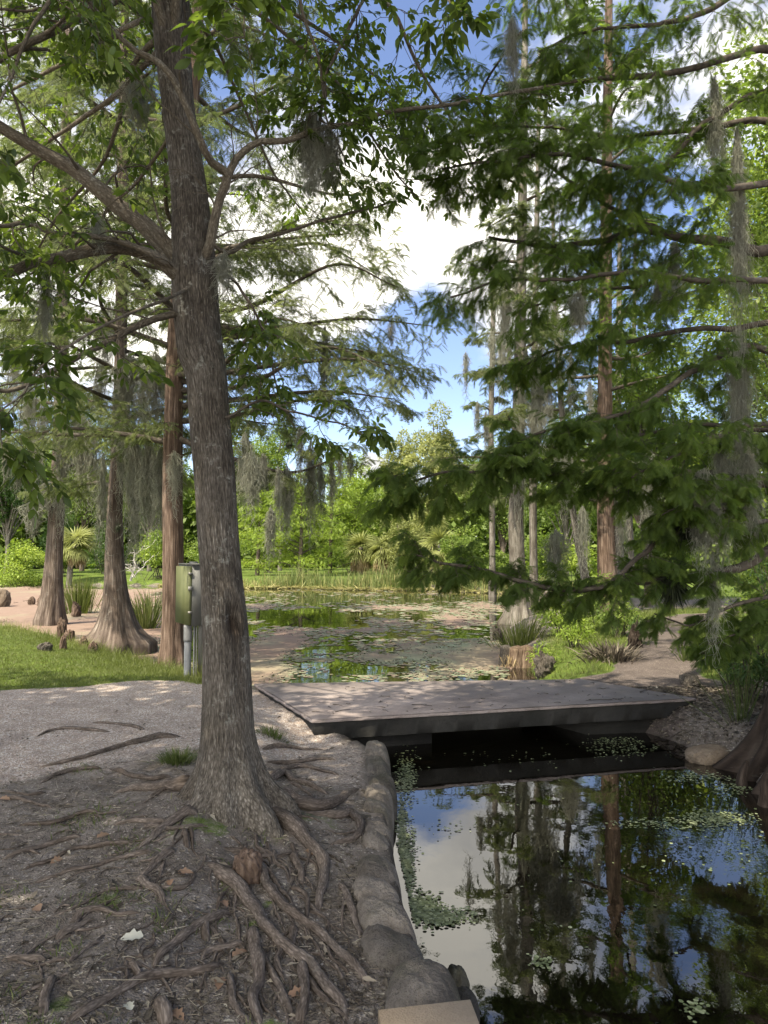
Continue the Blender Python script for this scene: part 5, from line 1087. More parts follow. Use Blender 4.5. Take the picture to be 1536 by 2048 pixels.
MOSS = [
 (625, 218, 385, 34, 4.55, 'thick grey moss beard on the limb fork right of the foreground trunk', 420), (662, 255, 365, 22, 4.6, 'shorter moss tuft on the right side of the thick moss beard', 160),
 (448, 500, 575, 13, 4.45, 'small dark moss tuft in the fork of the foreground trunk', 90), (276, 150, 265, 36, 5.0, 'hazy moss veil left of the upper foreground trunk', 150), (92, 530, 700, 11, 4.2, 'long narrow moss strand below the lower left limb', 120), (195, 425, 500, 12, 4.3, 'small moss tuft on the two crossing left limbs', 70),
 (185, 20, 90, 8, 4.15, 'small moss tuft at the upper left branch fork', 50),
 (126, 850, 1035, 15, 20.0, 'moss coat down the right side of the leftmost cypress', 170), (66, 1000, 1065, 24, 20, 'slanting moss curtain left of the leftmost cypress', 150), (95, 960, 1020, 22, 20.1, 'moss on the short slanting stub of the leftmost cypress', 130),
 (168, 830, 985, 24, 17, 'broad pale moss curtain between the leftmost and the wide-based cypress', 220), (190, 860, 1010, 12, 17, 'narrow moss strand right of the broad pale curtain', 90), (40, 890, 975, 20, 16, 'short moss curtain at the left edge above the bright bush', 130), (15, 860, 950, 14, 16, 'moss strand touching the left picture edge', 90),
 (206, 900, 1095, 11, 14.2, 'long thin moss strand just left of the wide-based cypress', 100), (248, 840, 985, 18, 14.0, 'moss curtain on the right of the wide-based cypress', 150), (272, 870, 1090, 20, 13.5, 'longest moss curtain between wide-based and red-brown cypress', 260), (298, 875, 1055, 22, 13, 'dense grey moss curtain left of the red-brown cypress', 260), (322, 890, 1045, 20, 12.4, 'moss curtain overlapping the left edge of the red-brown cypress', 220), (350, 900, 1000, 14, 11.6, 'moss in front of the red-brown cypress trunk', 130),
 (286, 755, 850, 14, 13.2, 'short moss tuft above the long curtains on the left', 90), (240, 760, 900, 18, 14.2, 'moss covering the upper trunk of the wide-based cypress', 140), (60, 720, 860, 16, 16.5, 'moss clump high at the left edge', 110), (125, 720, 850, 18, 19, 'moss clump on the upper leftmost cypress', 130), (200, 720, 860, 16, 16, 'moss clump high between the two left cypresses', 110),
 (490, 862, 1000, 15, 11, 'dark moss beard beside the right edge of the foreground trunk', 160), (527, 905, 975, 12, 11.2, 'short dark moss tuft right of the dark beard', 90), (541, 1012, 1108, 9, 9, 'dark pointed moss tassel hanging low over the far bank', 110),
 (556, 930, 1035, 6, 11, GC, 60), (600, 850, 960, 8, 11.5, GC, 70), (664, 920, 1005, 8, 12, GC, 60), (680, 890, 965, 7, 12, GC, 55), (700, 900, 960, 6, 12, GC, 50),
 (622, 880, 1045, 14, 11.8, 'long moss curtain below the lowest leafy twig in the centre', 170), (641, 915, 1020, 10, 12, 'moss strand close right of the long centre curtain', 90),
 (650, 648, 820, 13, 12.5, 'long upright moss strand against the sky left of the blue gap', 130), (485, 720, 800, 9, 11.5, 'moss tuft right of the foreground trunk at mid height', 70), (782, 636, 690, 6, 12.5, 'tiny moss tuft on the branch tip in the blue gap', 40),
 (1428, 150, 370, 13, 5.9, 'long moss strand high at the right, below the uppermost limb', 200), (1472, 250, 640, 14, 6.0, 'very long moss rope crossing the thick right limb', 330), (1474, 650, 1010, 24, 5.9, 'wide moss rope hanging at the right edge', 330), (1405, 935, 1100, 36, 5.7, 'broad dark moss curtain under the middle right branch', 330), (1440, 860, 1130, 18, 5.9, 'moss curtain left of the wide rope at the right edge', 220), (1425, 1100, 1290, 10, 6.0, 'thin moss strand above the dark log at the right', 100),
 (1500, 900, 1080, 16, 5.9, 'moss curtain at the right border beside the wide rope', 150), (1155, 580, 660, 16, 5.4, 'moss tuft in the middle of the dark cypress branches', 100), (1318, 545, 605, 14, 6.6, 'tan moss tuft below the thick right limb', 80),
 (1025, 30, 190, 14, 5.0, 'moss veil around the highest fork right of the blue patch', 110), (1112, 1058, 1150, 26, 8.5, 'moss curtain above the lowest dark branch over the mound', 170),
 (985, 650, 765, 7, 20.5, GL, 60), (1002, 640, 800, 8, 20.5, GL, 70), (1018, 660, 760, 7, 20.4, GL, 60), (1052, 690, 850, 8, 20.4, GL, 70), (1066, 700, 860, 9, 20.4, GL, 80), (1080, 670, 885, 10, 20.3, GL, 90), (1096, 700, 870, 11, 20.2, GL, 90), (1116, 620, 770, 9, 20, GL, 70), (1104, 560, 640, 8, 20, GL, 60),
 (955, 800, 865, 6, 21, GL, 50), (932, 700, 780, 6, 20.8, GL, 50), (972, 820, 900, 6, 21, GL, 50), (1030, 540, 640, 8, 20.4, GL, 60), (1140, 700, 820, 8, 20, GL, 60), (1000, 480, 560, 8, 20.6, GL, 60), (1060, 440, 560, 9, 20.4, GL, 60), (1165, 560, 660, 9, 19.8, GL, 60), (1180, 760, 860, 8, 19.6, GL, 60),
 (1038, 760, 1010, 13, 20.5, 'moss sheath on the trunk of the pale pond-edge cypress', 170), (1165, 1010, 1130, 16, 19.6, 'pale moss curtain left of the lower red cypress trunk', 130), (1245, 990, 1100, 14, 19.8, 'pale moss curtain right of the lower red cypress trunk', 110),
 (75, 790, 960, 34, 18, 'wide moss curtain hanging left of the leftmost cypress above the bright bush', 260), (150, 760, 900, 30, 18.5, 'wide moss curtain high between the two left cypresses', 240), (262, 700, 900, 34, 13.4, 'wide ragged moss curtain high right of the wide-based cypress', 280), (310, 700, 860, 26, 12.6, 'ragged moss curtain high left of the red-brown cypress', 220),
 (30, 640, 800, 24, 17, 'ragged moss clump high at the left picture edge', 180), (215, 600, 760, 24, 15, 'ragged moss clump on the upper wide-based cypress', 180), (505, 900, 1010, 20, 10.6, 'broad smoky moss curtain beside the dark beard in the centre', 180), (575, 930, 1060, 16, 11.6, 'broad ragged moss curtain below the round air plant', 160),
 (1075, 760, 900, 26, 20.3, 'broad hazy moss curtain between the slim cypresses', 240), (1010, 560, 720, 20, 20.5, 'broad hazy moss curtain high left of the slim cypresses', 200), (1130, 880, 1010, 24, 19.8, 'broad hazy moss curtain low between pale and red cypress', 220), (1300, 900, 1060, 26, 9, 'broad moss curtain over the end of the path', 220), (1350, 480, 620, 18, 6.2, 'moss curtain under the thick right limb', 160),
]
for i, (px, a, b, hw, Y, lab, n) in enumerate(MOSS): moss(lab, px, a, b, hw, Y, int(n * .8), i)
def blade_set(mb, base, dirs, L, w, bend, rng, rnd, seg=5):
    """flat bent blades: base (K,3), directions (K,3)"""
    K = len(base); d = nrm(dirs); pts = [base]; side = nrm(np.cross(d, UP + rng.normal(0, .3, (K, 3)))); dd = d.copy()
    for _ in range(seg - 1):
        pts.append(pts[-1] + dd * (L / (seg - 1))[:, None]); dd = nrm(dd + np.array([0, 0, -1.]) * (bend / (seg - 1))[:, None] + d * np.array([1, 1, 0]) * (bend * .5 / (seg - 1))[:, None])
    pts = np.stack(pts, 1); prof = np.array([.75, 1, .9, .6, .08]) if seg == 5 else np.linspace(1, .05, seg)
    V = np.stack([pts - side[:, None] * (w[:, None] * prof)[..., None] * .5, pts + side[:, None] * (w[:, None] * prof)[..., None] * .5], 2)
    idx = np.arange(K * seg * 2).reshape(K, seg, 2)
    mb.add(V.reshape(-1, 3), np.stack([idx[:, :-1, 0], idx[:, :-1, 1], idx[:, 1:, 1], idx[:, 1:, 0]], -1).reshape(-1, 4), np.repeat(rnd, seg * 2))
def airplant(label, px, py, Y, rad_px, n, seed, hang=.5):
    rng = np.random.default_rng(seed); c = P(px, py, Y); r = rad_px * m_per_px(c); d = nrm(rng.normal(0, 1, (n, 3))); mb = MB()
    blade_set(mb, c + d * r * .15, d, r * rng.uniform(.6, 1.15, n), np.full(n, max(.006, r * .055)), rng.uniform(.2, 1.6, n) * hang * 2, rng, rng.random(n))
    boulder(mb, c, r * .42, r * .42, r * .38, 0, seed, 2, .2)
    tag(mb.build('air_plant', M['airplant']), label, 'air plant')
airplant('dark spiky air plant ball on the lowest right branch', 1345, 1165, RT[1] - .38, 52, 420, 1, .9)
airplant('dark air plant ball on the slanting stem above the lowest right branch', 1375, 1055, RT[1] - .5, 50, 380, 2, .9)
airplant('small round dark air plant on a bare twig in the centre', 578, 890, 11, 15, 160, 3, .2)
airplant('small dark air plant on the trunk of the wide-based cypress', 236, 1056, 14.1, 12, 130, 4, .3)

# ================================================================ METAL CABINET
def obox(mb, o, u, v, w, b=.004):
    """box from corner o with edge vectors u, v, w"""
    o, u, v, w = map(np.asarray, (o, u, v, w)); k = len(mb.f4)
    q = [o, o + u, o + u + v, o + v]; q += [a + w for a in q]
    mb.add(q, np.array([(3, 2, 1, 0), (4, 5, 6, 7), (0, 1, 5, 4), (1, 2, 6, 5), (2, 3, 7, 6), (3, 0, 4, 7)]))
def paint(name, a, b, rough, metal=0., spec=.5, sc_=3):
    m = Mat(name); o = m.pos(); n = m.noise(m.scale(o, (1, 1, .35)), sc_ * 3, 6, .65); c = m.ramp(n, (.35, a), (.65, b))
    return m.done(m.bsdf(c, m.ramp(n, (.3, rough), (.7, rough + .15)), m.bump(m.noise(o, 60, 3), .05, .003), spec, metal))
M['cab'] = paint('cabinet_paint', (.080, .088, .036), (.115, .122, .055), .5, 0., .25); M['cab2'] = paint('cabinet_side', (.055, .055, .05), (.08, .08, .074), .5, 0.)
M['pvc'] = paint('grey_conduit', (.15, .155, .16), (.22, .225, .23), .6); M['pvc2'] = paint('dark_coupling', (.10, .10, .10), (.15, .15, .15), .5); M['steel'] = paint('galvanised', (.17, .16, .14), (.26, .25, .22), .5, .5)
gp = np.array([at(379, 9.74), 9.74, Hs(at(379, 9.74), 9.74)]); cz0, cz1 = P(386, 1252, 9.62)[2], P(386, 1130, 9.62)[2]
cb = thing('electrical_cabinet', 'grey-green metal electrical cabinet on a conduit post, behind the foreground trunk', 'electrical cabinet', (gp[0], gp[1], gp[2]))
o_ = np.array([-2.478, 9.6, cz0]); u_ = np.array([-.53, .85, 0.]) * .575; v_ = np.array([.85, .53, 0.]) * .27; w_ = UP * (cz1 - cz0); un, vn = nrm(u_), nrm(v_)
mb = MB(); obox(mb, o_, u_, v_, w_); obox(mb, o_ - un * .012 - vn * .012 + w_, u_ + un * .024, v_ + vn * .024, UP * .018); mb.build('body', M['cab2'], cb, smooth=False)
dr = MB(); obox(dr, o_ - vn * .045 + un * .004 + UP * .012, u_ - un * .008, vn * .040, w_ - UP * .030); dr = dr.build('door', M['cab'], cb, smooth=False)
mb = MB(); obox(mb, o_ - vn * .052 - un * .014 + UP * .46, un * .02, vn * .05, UP * .05); mb.build('latch', M['steel'], dr, smooth=False)
mb = MB(); obox(mb, o_ - vn * .050 - un * .010 + UP * .16, un * .014, vn * .046, UP * .03); obox(mb, o_ - vn * .050 - un * .010 + UP * .66, un * .014, vn * .046, UP * .03); mb.build('clasp', M['steel'], dr, smooth=False)
mb = MB(); obox(mb, o_ + u_ * .5 + v_ * .3 + w_ + UP * .019, u_ * .18, v_ * .3, UP * .02); mb.build('hub', M['pvc2'], cb, smooth=False)
def rod(x, y, z0, z1, r, nm, m_): mb = MB(); tube(mb, np.array([[x, y, z] for z in np.linspace(z0, z1, 8)]), np.full(8, r), 20); return mb.build(nm, m_, cb)
rod(gp[0], 9.74, -.3, cz0 - .001, .046, 'conduit', M['pvc']); rod(gp[0], 9.74, cz0 - .21, cz0 - .003, .055, 'coupling', M['pvc2'])
rod(at(391.5, 9.7), 9.7, -.3, cz0 - .001, .011, 'thin_conduit', M['pvc2']); rod(at(396, 9.72), 9.72, -.3, cz0 - .001, .010, 'thin_conduit', M['steel'])
mb = MB(); obox(mb, (at(399, 9.85), 9.85, -.3), (.05, .01, 0), (-.01, .05, 0), (0, 0, cz1 - .05 + .3)); mb.build('post', M['steel'], cb, smooth=False)

# ================================================================ PLANTS AT GROUND LEVEL
def blades(name, label, cat, px, py, n, h_px, spread_px, mat, seed, bend=.5, wpx=3.0, group=None, up=1.0):
    rng = np.random.default_rng(seed); c = GT(px, py); mp = m_per_px(c); mb = MB()
    off = np.stack([rng.normal(0, .45, n) * spread_px * mp, rng.normal(0, .4, n) * spread_px * mp, np.zeros(n)], 1)
    b = c + off; b[:, 2] = np.maximum(H(b[:, 0], b[:, 1]), WATER - .03) - .02
    d = nrm(np.stack([off[:, 0] * .8 / (spread_px * mp), off[:, 1] * .5 / (spread_px * mp), np.full(n, up)], 1) + rng.normal(0, .16, (n, 3)))
    blade_set(mb, b, d, h_px * mp * rng.uniform(.5, 1.1, n), np.full(n, wpx * mp) * rng.uniform(.7, 1.2, n), rng.uniform(.1, 1.2, n) * bend, rng, np.clip(rng.normal(.45, .2, n), 0, 1))
    return tag(mb.build(name, M[mat]), label, cat, group)
G6 = 'blade-leaved waterside plants'
blades('iris_clump', 'upright green iris clump between the leftmost and the wide-based cypress', 'plant', 158, 1262, 420, 80, 26, 'grass', 1, .25, 1.3, G6, 1.8)
blades('iris_clump', 'iris blades in front of the wide-based cypress buttress', 'plant', 245, 1300, 130, 70, 24, 'grass', 2, .35, 1.4, G6, 1.5)
blades('iris_clump', 'iris blades at the right foot of the wide-based cypress', 'plant', 292, 1302, 200, 80, 22, 'grass', 3, .35, 1.4, G6, 1.5)
blades('iris_clump', 'iris blades at the foot of the pale pond-edge cypress', 'plant', 1040, 1295, 260, 66, 40, 'grass', 4, .4, 1.5, G6, 1.3)
blades('iris_clump', 'sparse blades between the wide-based cypress and the water', 'plant', 300, 1262, 50, 60, 34, 'reed', 5, .6, 3, G6)
blades('sword_plant', 'dark sword-leaved plant on the right edge of the dirt path', 'plant', 1375, 1320, 40, 50, 16, 'grass_dull', 6, .5, 3)
blades('reed_tuft', 'tall thin stems standing at the right bank above the flat rock', 'plant', 1480, 1440, 60, 160, 26, 'grass_dull', 7, .3, 1.5)
blades('grass_tuft', 'thick grass tuft against the left flare of the foreground trunk', 'grass tuft', 355, 1525, 420, 40, 30, 'grass_dull', 8, 1.0, 1.2)
blades('grass_tuft', 'mossy grass tuft at the front left corner of the bridge', 'grass tuft', 545, 1472, 240, 26, 30, 'grass_dull', 9, 1.0, 1.1)
def palmetto(label, px, py, n, L_px, seed, az0, az1):
    rng = np.random.default_rng(seed); c = GT(px, py); mp = m_per_px(c); mbf, mbs = MB(), MB(); t = thing('palmetto', label, 'palmetto', c)
    for i in range(n):
        a = R(rng.uniform(az0, az1)); d = nrm(np.array([math.sin(a), math.cos(a) * .6, rng.uniform(.35, .9)])); e = c + d * L_px * mp * .45
        tubes(mbs, catmull([c, (c + e) / 2 + UP * .02, e], 5)[None], [.009], [.006], 4); side = nrm(np.cross(d, UP)); K = 11; an = np.linspace(-1.1, 1.1, K)
        dd = nrm(d[None] * np.cos(an)[:, None] + side[None] * np.sin(an)[:, None]); blade_set(mbf, np.tile(e, (K, 1)), dd, L_px * mp * rng.uniform(.45, .65, K), np.full(K, 3.2 * mp), np.full(K, .35), rng, np.full(K, rng.random()))
    mbs.build('leaf_stalks', M['grass'], t); mbf.build('fronds', M['grass'], t)
palmetto('dwarf palmetto fanning out left of the cabinet post', 372, 1325, 8, 75, 1, -110, 30)
palmetto('palmetto tips showing right of the foreground trunk at the water edge', 470, 1345, 7, 90, 2, 20, 120)
sd_ = thing('seedling', 'tiny bright green seedling growing against the right flare of the foreground trunk', 'seedling', GT(538, 1610))
rng = np.random.default_rng(9); b = GT(538, 1610); b[2] += .03; tips = b + np.array([(.0, -.03, .13), (-.035, -.03, .10), (.03, -.03, .10), (.02, -.03, .065)]); mb = MB(); tubes(mb, np.stack([catmull([b, (b + e) / 2 + UP * .02, e], 6) for e in tips]), np.full(4, .003), np.full(4, .002), 5); mb.build('stem', M['grass'], sd_)
mb = MB(); k = 14; e = tips[rng.integers(0, 4, k)]; scatter(mb, LEAF_V, LEAF_F, e, rng.normal(0, 1, (k, 3)) * np.array([1, .6, .3]), np.tile(UP + np.array([0, -.5, 0]), (k, 1)), rng.uniform(.025, .05, k), rng.uniform(.6, 1, k)); mb.build('leaves', M['leaf_lime'], sd_)

# grass: lawn blades, tufts between the roots, rough edges and the reeds of the far bank
def grass_stuff():
    rng = np.random.default_rng(12); mb = MB()
    n = 190000; th_ = rng.uniform(-R(31), -R(8), n); r_ = np.exp(rng.uniform(math.log(8.6), math.log(21), n)); x, y = r_ * np.sin(th_), r_ * np.cos(th_)
    s = shore_sd(x, y); g, l, p = zones(x, y, s); k = (l > rng.uniform(.15, .8, n)) & (s > -.02) & (rng.random(n) < .55 + .45 * sstep(1.2, .2, s)); x, y, s = x[k], y[k], s[k]; m_ = len(x)
    tall = sstep(.9, .15, s) * (rng.random(m_) < .35); L = rng.uniform(.025, .06, m_) + tall * rng.uniform(.05, .25, m_)
    blade_set(mb, np.stack([x, y, H(x, y) - .005], 1), rng.normal(0, .45, (m_, 3)) + UP, L, rng.uniform(.006, .011, m_), rng.uniform(.3, 1.3, m_), rng, np.clip(.35 + .5 * (fbm(x * .9, y * .9, 3, 4) - .2) * rng.uniform(.6, 1.2, m_) + tall * .25, 0, 1), 3)
    stuff(mb.build('lawn_grass', M['grass'])); mb = MB()
    # east side: mound, path edges
    n = 60000; x, y = rng.uniform(1.7, 9, n), rng.uniform(8.8, 22, n); s = shore_sd(x, y); g, l, p = zones(x, y, s); k = (l > .35) & (s > .03) & (p < .3) & (fbm(x * 1.4, y * 1.4, 3, 8) > .36); x, y = x[k], y[k]; m_ = len(x)
    blade_set(mb, np.stack([x, y, H(x, y) - .005], 1), rng.normal(0, .4, (m_, 3)) + UP, rng.uniform(.04, .17, m_) * (.5 + fbm(x, y, 2, 3)), rng.uniform(.006, .012, m_), rng.uniform(.3, 1.3, m_), rng, np.clip(rng.normal(.5, .22, m_), 0, 1), 4)
    stuff(mb.build('rough_grass', M['grass'])); mb = MB()
    xs = []
    for zx, zy, rx, ry, c in ((350, 690, 90, 28, 240), (540, 800, 70, 26, 180), (450, 990, 110, 26, 260), (1100, 600, 40, 30, 60), (1010, 700, 60, 30, 120), (650, 1050, 50, 20, 90), (480, 1410, 34, 24, 70), (830, 1460, 70, 24, 150), (930, 1400, 60, 26, 110),
                              (140, 1470, 110, 26, 180), (340, 460, 60, 20, 160), (40, 960, 60, 24, 60), (770, 720, 60, 36, 120), (910, 870, 26, 26, 70), (1150, 1440, 60, 30, 60), (30, 1340, 60, 20, 50), (700, 980, 80, 30, 80), (250, 1160, 80, 30, 70), (420, 650, 70, 24, 120), (860, 1000, 60, 26, 50)):
        for _ in range(c): xs.append(G(zx / 2 + rng.normal(0, rx * .42), 1300 + zy / 2 + rng.normal(0, ry * .45), 0)[:2])
    q = np.array(xs); m_ = len(q); x, y = q[:, 0], q[:, 1]
    blade_set(mb, np.stack([x, y, H(x, y) - .004], 1), rng.normal(0, .7, (m_, 3)) + UP * .8, rng.uniform(.02, .06, m_), rng.uniform(.0025, .005, m_), rng.uniform(.4, 1.6, m_), rng, np.clip(rng.normal(.6, .2, m_), 0, 1), 5)
    stuff(mb.build('root_grass', M['grass_dull'])); mb = MB()
    # reeds
    n = 4200; px = rng.choice([0, 1, 2], n, p=[.6, .25, .15]); X = np.where(px == 0, rng.uniform(-9, 4.5, n), np.where(px == 1, rng.uniform(3.5, 8.2, n), rng.uniform(-13, -8, n)))
    Yc = np.interp(X, [-13, -9, -5, -2, 3, 6, 7.5, 8.2], [46, 42, 43, 41, 40, 37, 33, 30]) + np.abs(rng.normal(0, .8, n)) - .3
    hgt = rng.uniform(.4, 1.0, n) * (.35 + 1.1 * fbm(X * .8, Yc * .5, 3, 6)) * np.interp(X, [-13, -9.2, -7.5, -5.5, 3, 5, 8], [.35, .25, .45, 1.35, 1.5, .9, .7])
    blade_set(mb, np.stack([X, Yc, np.maximum(H(X, Yc, False), WATER) - .03], 1), rng.normal(0, .16, (n, 3)) + UP, hgt, rng.uniform(.02, .045, n), rng.uniform(0, .8, n), rng, np.clip(rng.normal(.45, .25, n) + .3 * (hgt < .4), 0, 1), 5)
    # straw lying along the waterline
    k = 2600; X = rng.uniform(-14, 7.5, k); Yc = np.interp(X, [-14, -9, -5, -2, 3, 6, 7.5], [46.3, 41.8, 42.8, 40.8, 39.8, 36.8, 32]) + rng.normal(0, .25, k); dx = rng.normal(0, 1, (k, 3)) * np.array([1, .5, .2])
    blade_set(mb, np.stack([X, Yc, np.full(k, WATER + .03) + rng.random(k) * .12], 1), dx, rng.uniform(.2, .7, k), rng.uniform(.03, .06, k), np.full(k, .1), rng, rng.uniform(.7, 1, k), 3)
    stuff(mb.build('reeds', M['reed']))
grass_stuff()

# ================================================================ SMALL THINGS ON THE GROUND
def lump(name, label, cat, px, py, w_px, h_px, mat, seed, p=2.2, nz=.2, group=None, sink=.25, dp=1.0, tilt=(0, 0)):
    c = GT(px, py); mp = m_per_px(c); mb = MB(); hx, hz = w_px * mp / 2, h_px * mp / 2
    boulder(mb, (c[0], c[1] + hx * dp * .6, max(c[2], WATER) + hz * (1 - 2 * sink)), hx, hx * dp, hz * 1.25, seed * 1.3, seed, p, nz, tilt)
    return tag(mb.build(name, M[mat]), label, cat, group)
lump('cypress_knee', 'rounded red-brown cypress knee among the roots in front of the foreground trunk', 'cypress knee', 493, 1764, 56, 54, 'bark_red', 5, 2.6, .30, None, .16)
G7 = 'cypress knees by the lawn edge'
for i, (px, py, w, h) in enumerate(((100, 1252, 22, 18), (112, 1262, 18, 20), (100, 1240, 12, 14), (120, 1275, 20, 26), (135, 1280, 22, 16), (150, 1268, 20, 18), (125, 1295, 16, 18), (80, 1240, 20, 14), (60, 1236, 16, 10), (165, 1290, 20, 14), (185, 1300, 18, 12))):
    lump('cypress_knee', 'one of the small brown cypress knees at the foot of the left cypresses', 'cypress knee', px, py + 4, w * .8, h * 1.5, 'bark_red', 60 + i, 2.2, .5, G7, .2)
lump('root_lump', 'dark knobbly root lump lying on the lawn in front of the knees', 'root lump', 88, 1302, 26, 18, 'bark', 75, 2.2, .35, None, .2)
lump('boulder', 'pale tan boulder at the left picture edge behind the lawn', 'boulder', -6, 1246, 34, 36, 'rock_tan', 76, 2.4, .14, None, .15)
lump('root_lump', 'dark gnarled lump right of the split stump by the bridge', 'root lump', 1092, 1352, 36, 40, 'bark', 77, 2.1, .9, None, .1)
lump('root_lump', 'small brown lump at the water edge left of the iris blades', 'root lump', 996, 1300, 18, 20, 'bark_cyp', 78, 2.2, .4, None, .2)
lump('stump', 'tall dark stump at the inner bend of the dirt path', 'stump', 1272, 1298, 20, 38, 'bark_dark', 79, 2.3, .7, None, .1)
blades('dead_stem_heap', 'brown heap of dead stems and leaves at the left side of the dirt path', 'stem heap', 1222, 1320, 420, 46, 44, 'litter', 80, 2.2, 3.2)
lump('log', 'short dark log lying beside the right end of the bridge', 'log', 1385, 1372, 60, 24, 'bark', 81, 2.3, .35, None, .2, .45)
lump('clod', 'dark clod at the far right end of the bridge deck', 'clod', 1314, 1390, 24, 11, 'bark', 82, 2.1, .35, None, .15, .6)
# split stump
stp = GT(1036, 1350); mpx = m_per_px(stp); rng = np.random.default_rng(14); st = thing('split_stump', 'broken split cypress stump with shredded pale wood at the pond edge beside the bridge', 'stump', stp)
M['shred'] = bark('shredded_wood', (.075, .048, .034), (.19, .135, .095), (.34, .26, .19), (26, 26, 1.2), 1., .03)
for dx, r0, h, nm, mt_ in ((-26, 11, 56, 'bark_shell', 'bark'), (-4, 17, 54, 'heartwood', 'shred'), (14, 15, 56, 'heartwood', 'shred'), (24, 10, 36, 'heartwood', 'shred')):
    k = 14; t = np.linspace(0, 1, k); c = np.stack([stp[0] + dx * mpx + .03 * t, stp[1] + .05 * rng.normal() + 0 * t, stp[2] - .15 + (h * mpx + .15) * t], 1); mb = MB()
    tube(mb, c, r0 * mpx * (1.35 - .35 * t), 26, wave=lambda a, i: 1 + .5 * (fbm(a * 3 + dx, i * .12, 3, 5) - .5)); mb.build(nm, M[mt_], st)
mb = MB(); k = 260; b = stp + np.stack([rng.normal(0, 22, k) * mpx, -rng.random(k) * 16 * mpx - .05, rng.uniform(0, 44, k) * mpx], 1); blade_set(mb, b, np.stack([rng.normal(0, .35, k), rng.normal(-.25, .2, k), -np.ones(k)], 1), rng.uniform(.08, .28, k), rng.uniform(.008, .02, k), np.full(k, .1), rng, rng.uniform(.2, .9, k)); mb.build('splinters', M['deadfrond'], st)

def litter():
    rng = np.random.default_rng(31); mb = MB()
    n = 26000; th_ = rng.uniform(-R(31), R(6), n); r_ = np.exp(rng.uniform(math.log(1.9), math.log(9.2), n)); x, y = r_ * np.sin(th_), r_ * np.cos(th_)
    s = shore_sd(x, y); g, l, p = zones(x, y, s); k = (s > .14) & (l < .4) & (rng.random(n) < .25 + .9 * fbm(x * 2.2, y * 2.2, 3, 5) ** 1.5 + .5 * sstep(-1.2, -.3, x) * sstep(4.6, 3.6, y) - .45 * (g > .5)); x, y = x[k], y[k]
    # the leafy slope at the right end of the bridge
    q = np.stack([rng.uniform(2.9, 4.3, 6500), rng.uniform(6.3, 9.0, 6500)], 1); k2 = shore_sd(q[:, 0], q[:, 1]) > .03; x = np.concatenate([x, q[k2, 0]]); y = np.concatenate([y, q[k2, 1]]); m_ = len(x)
    a = rng.uniform(0, 2 * PI, m_); D = np.stack([np.cos(a), np.sin(a), rng.normal(0, .14, m_)], 1); sz = rng.gamma(2.0, .0075, m_) + .007; sz = np.where(np.arange(m_) >= k.sum(), sz * 1.7 + .02, sz)
    scatter(mb, *leaf_shape(.34, ((0, .3), (.35, 1), (1, .05)), .2, .12), np.stack([x, y, H(x, y) + .004 + .010 * rng.random(m_)], 1), D, nrm(UP + rng.normal(0, .3, (m_, 3))), np.minimum(sz, .075), np.clip(rng.beta(1.6, 1.8, m_), 0, 1))
    stuff(mb.build('leaf_litter', M['litter'])); mb = MB()
    k = 5200; th_ = rng.uniform(-R(31), R(4), k); r_ = np.exp(rng.uniform(math.log(2), math.log(7), k)); x, y = r_ * np.sin(th_), r_ * np.cos(th_); s = shore_sd(x, y); g, l, p = zones(x, y, s); q = (s > .16) & (l < .3) & (g < .5); x, y = x[q], y[q]; k = len(x)
    a = rng.uniform(0, 2 * PI, k); L = rng.gamma(2, .022, k) + .015; d = np.stack([np.cos(a), np.sin(a), rng.normal(0, .06, k)], 1); p0 = np.stack([x, y, H(x, y) + .004], 1)
    tubes(mb, np.stack([p0, p0 + d * L[:, None] * .5 + rng.normal(0, .003, (k, 3)), p0 + d * L[:, None]], 1), np.full(k, .0016), np.full(k, .001), 4, rng.random(k)); stuff(mb.build('twig_litter', M['litter']))
litter()
M['leaf_brown'] = leaf_mat('brown_leaf', ((.0, (.19, .11, .075)), (1., (.27, .17, .12))), (1, 1, 1), .1, .7); M['leaf_white'] = leaf_mat('white_leaf', ((.0, (.42, .40, .36)), (1., (.48, .46, .42))), (1, 1, 1), .1, .7)
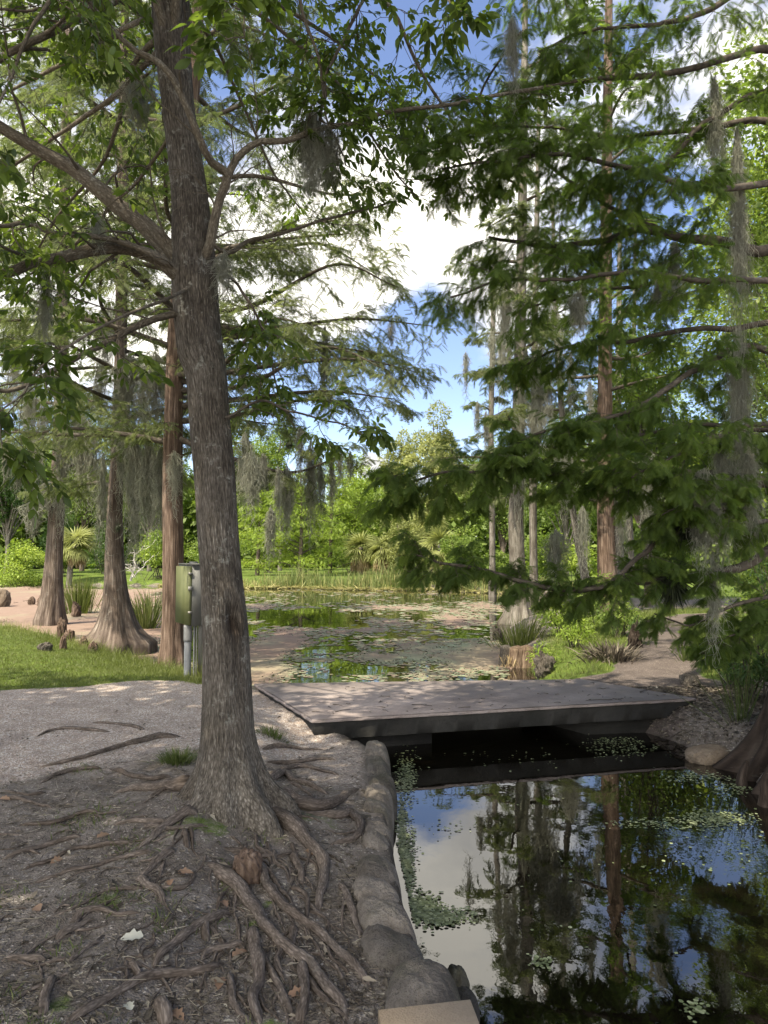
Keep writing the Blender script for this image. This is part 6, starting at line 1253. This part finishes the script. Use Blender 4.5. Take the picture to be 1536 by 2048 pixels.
FL_ = [(535, 1160, .075, 'leaf_white', 'pale whitish lobed leaf lying on the dark soil at the lower left'), (150, 1045, .055, 'leaf_brown', 'pinkish brown leaf at the left on bare soil, below the thin roots'), (230, 850, .055, 'leaf_brown', 'dry brown leaf on the left beside a long thin root'), (410, 752, .06, 'leaf_brown', 'orange-brown leaf left of the trunk near the grass'),
       (735, 900, .06, 'leaf_brown', 'brown leaf left of the red-brown knee'), (680, 938, .05, 'leaf_brown', 'small brown leaf just below and left of the leaf by the knee'), (895, 1022, .055, 'leaf_brown', 'reddish leaf beside the thick root below the knee'), (955, 1225, .06, 'leaf_brown', 'brown leaf between the two thick roots at the bottom'),
       (880, 1340, .06, 'leaf_brown', 'curled tan leaf above the bottom edge, under the long curved root'), (1235, 815, .055, 'leaf_brown', 'pinkish leaf by the boulder wall, on the right root'), (1190, 1385, .06, 'leaf_brown', 'brown leaf between roots near the bottom right'), (705, 1470, .06, 'leaf_brown', 'brown leaf at the very bottom, beside the short thick root'), (15, 603, .06, 'leaf_brown', 'pinkish leaf at the left edge on the gravel'), (515, 1440, .05, 'leaf_white', 'small greyish leaf at the bottom left of the short thick root')]
rng = np.random.default_rng(6)
for i, (zx, zy, sz, mt_, lab) in enumerate(FL_):
    p = GT(zx / 2, 1300 + zy / 2); p[2] += .014; a = rng.uniform(0, 6.28); mb = MB(); d = np.array([math.cos(a), math.sin(a), .12]); n3 = np.array([rng.normal(0, .2), -.25, 1.])
    st_ = [(0, .12), (.15, .7), (.3, .5), (.45, 1), (.6, .55), (.75, .6), (1, 0)] if i != 1 else [(0, .1), (.3, .9), (.6, .8), (1, 0)]
    scatter(mb, *leaf_shape(.72, st_, .22, .18), (p - d * sz * .5)[None], d[None], n3[None], [sz * 1.25], np.array([rng.random()])); tag(mb.build('fallen_leaf', M[mt_]), lab, 'leaf', 'fallen leaves on the soil')
mb = MB(); k = 90; f = rng.random((k, 2)); p = np.stack([FL + (FR - FL) * a * .96 + fperp * (.12 + 1.5 * b * b) for a, b in f]); a = rng.uniform(0, 6.28, k)
p3 = np.c_[p, np.full(k, .006)]; d = np.stack([np.cos(a), np.sin(a), 0 * a], 1) * rng.gamma(2, .03, (k, 1))
tubes(mb, np.stack([p3, p3 + d * .5 + np.array([0, 0, .004]), p3 + d], 1), np.full(k, .004), np.full(k, .002), 4, rng.random(k) * .5); stuff(mb.build('deck_litter', M['litter']))
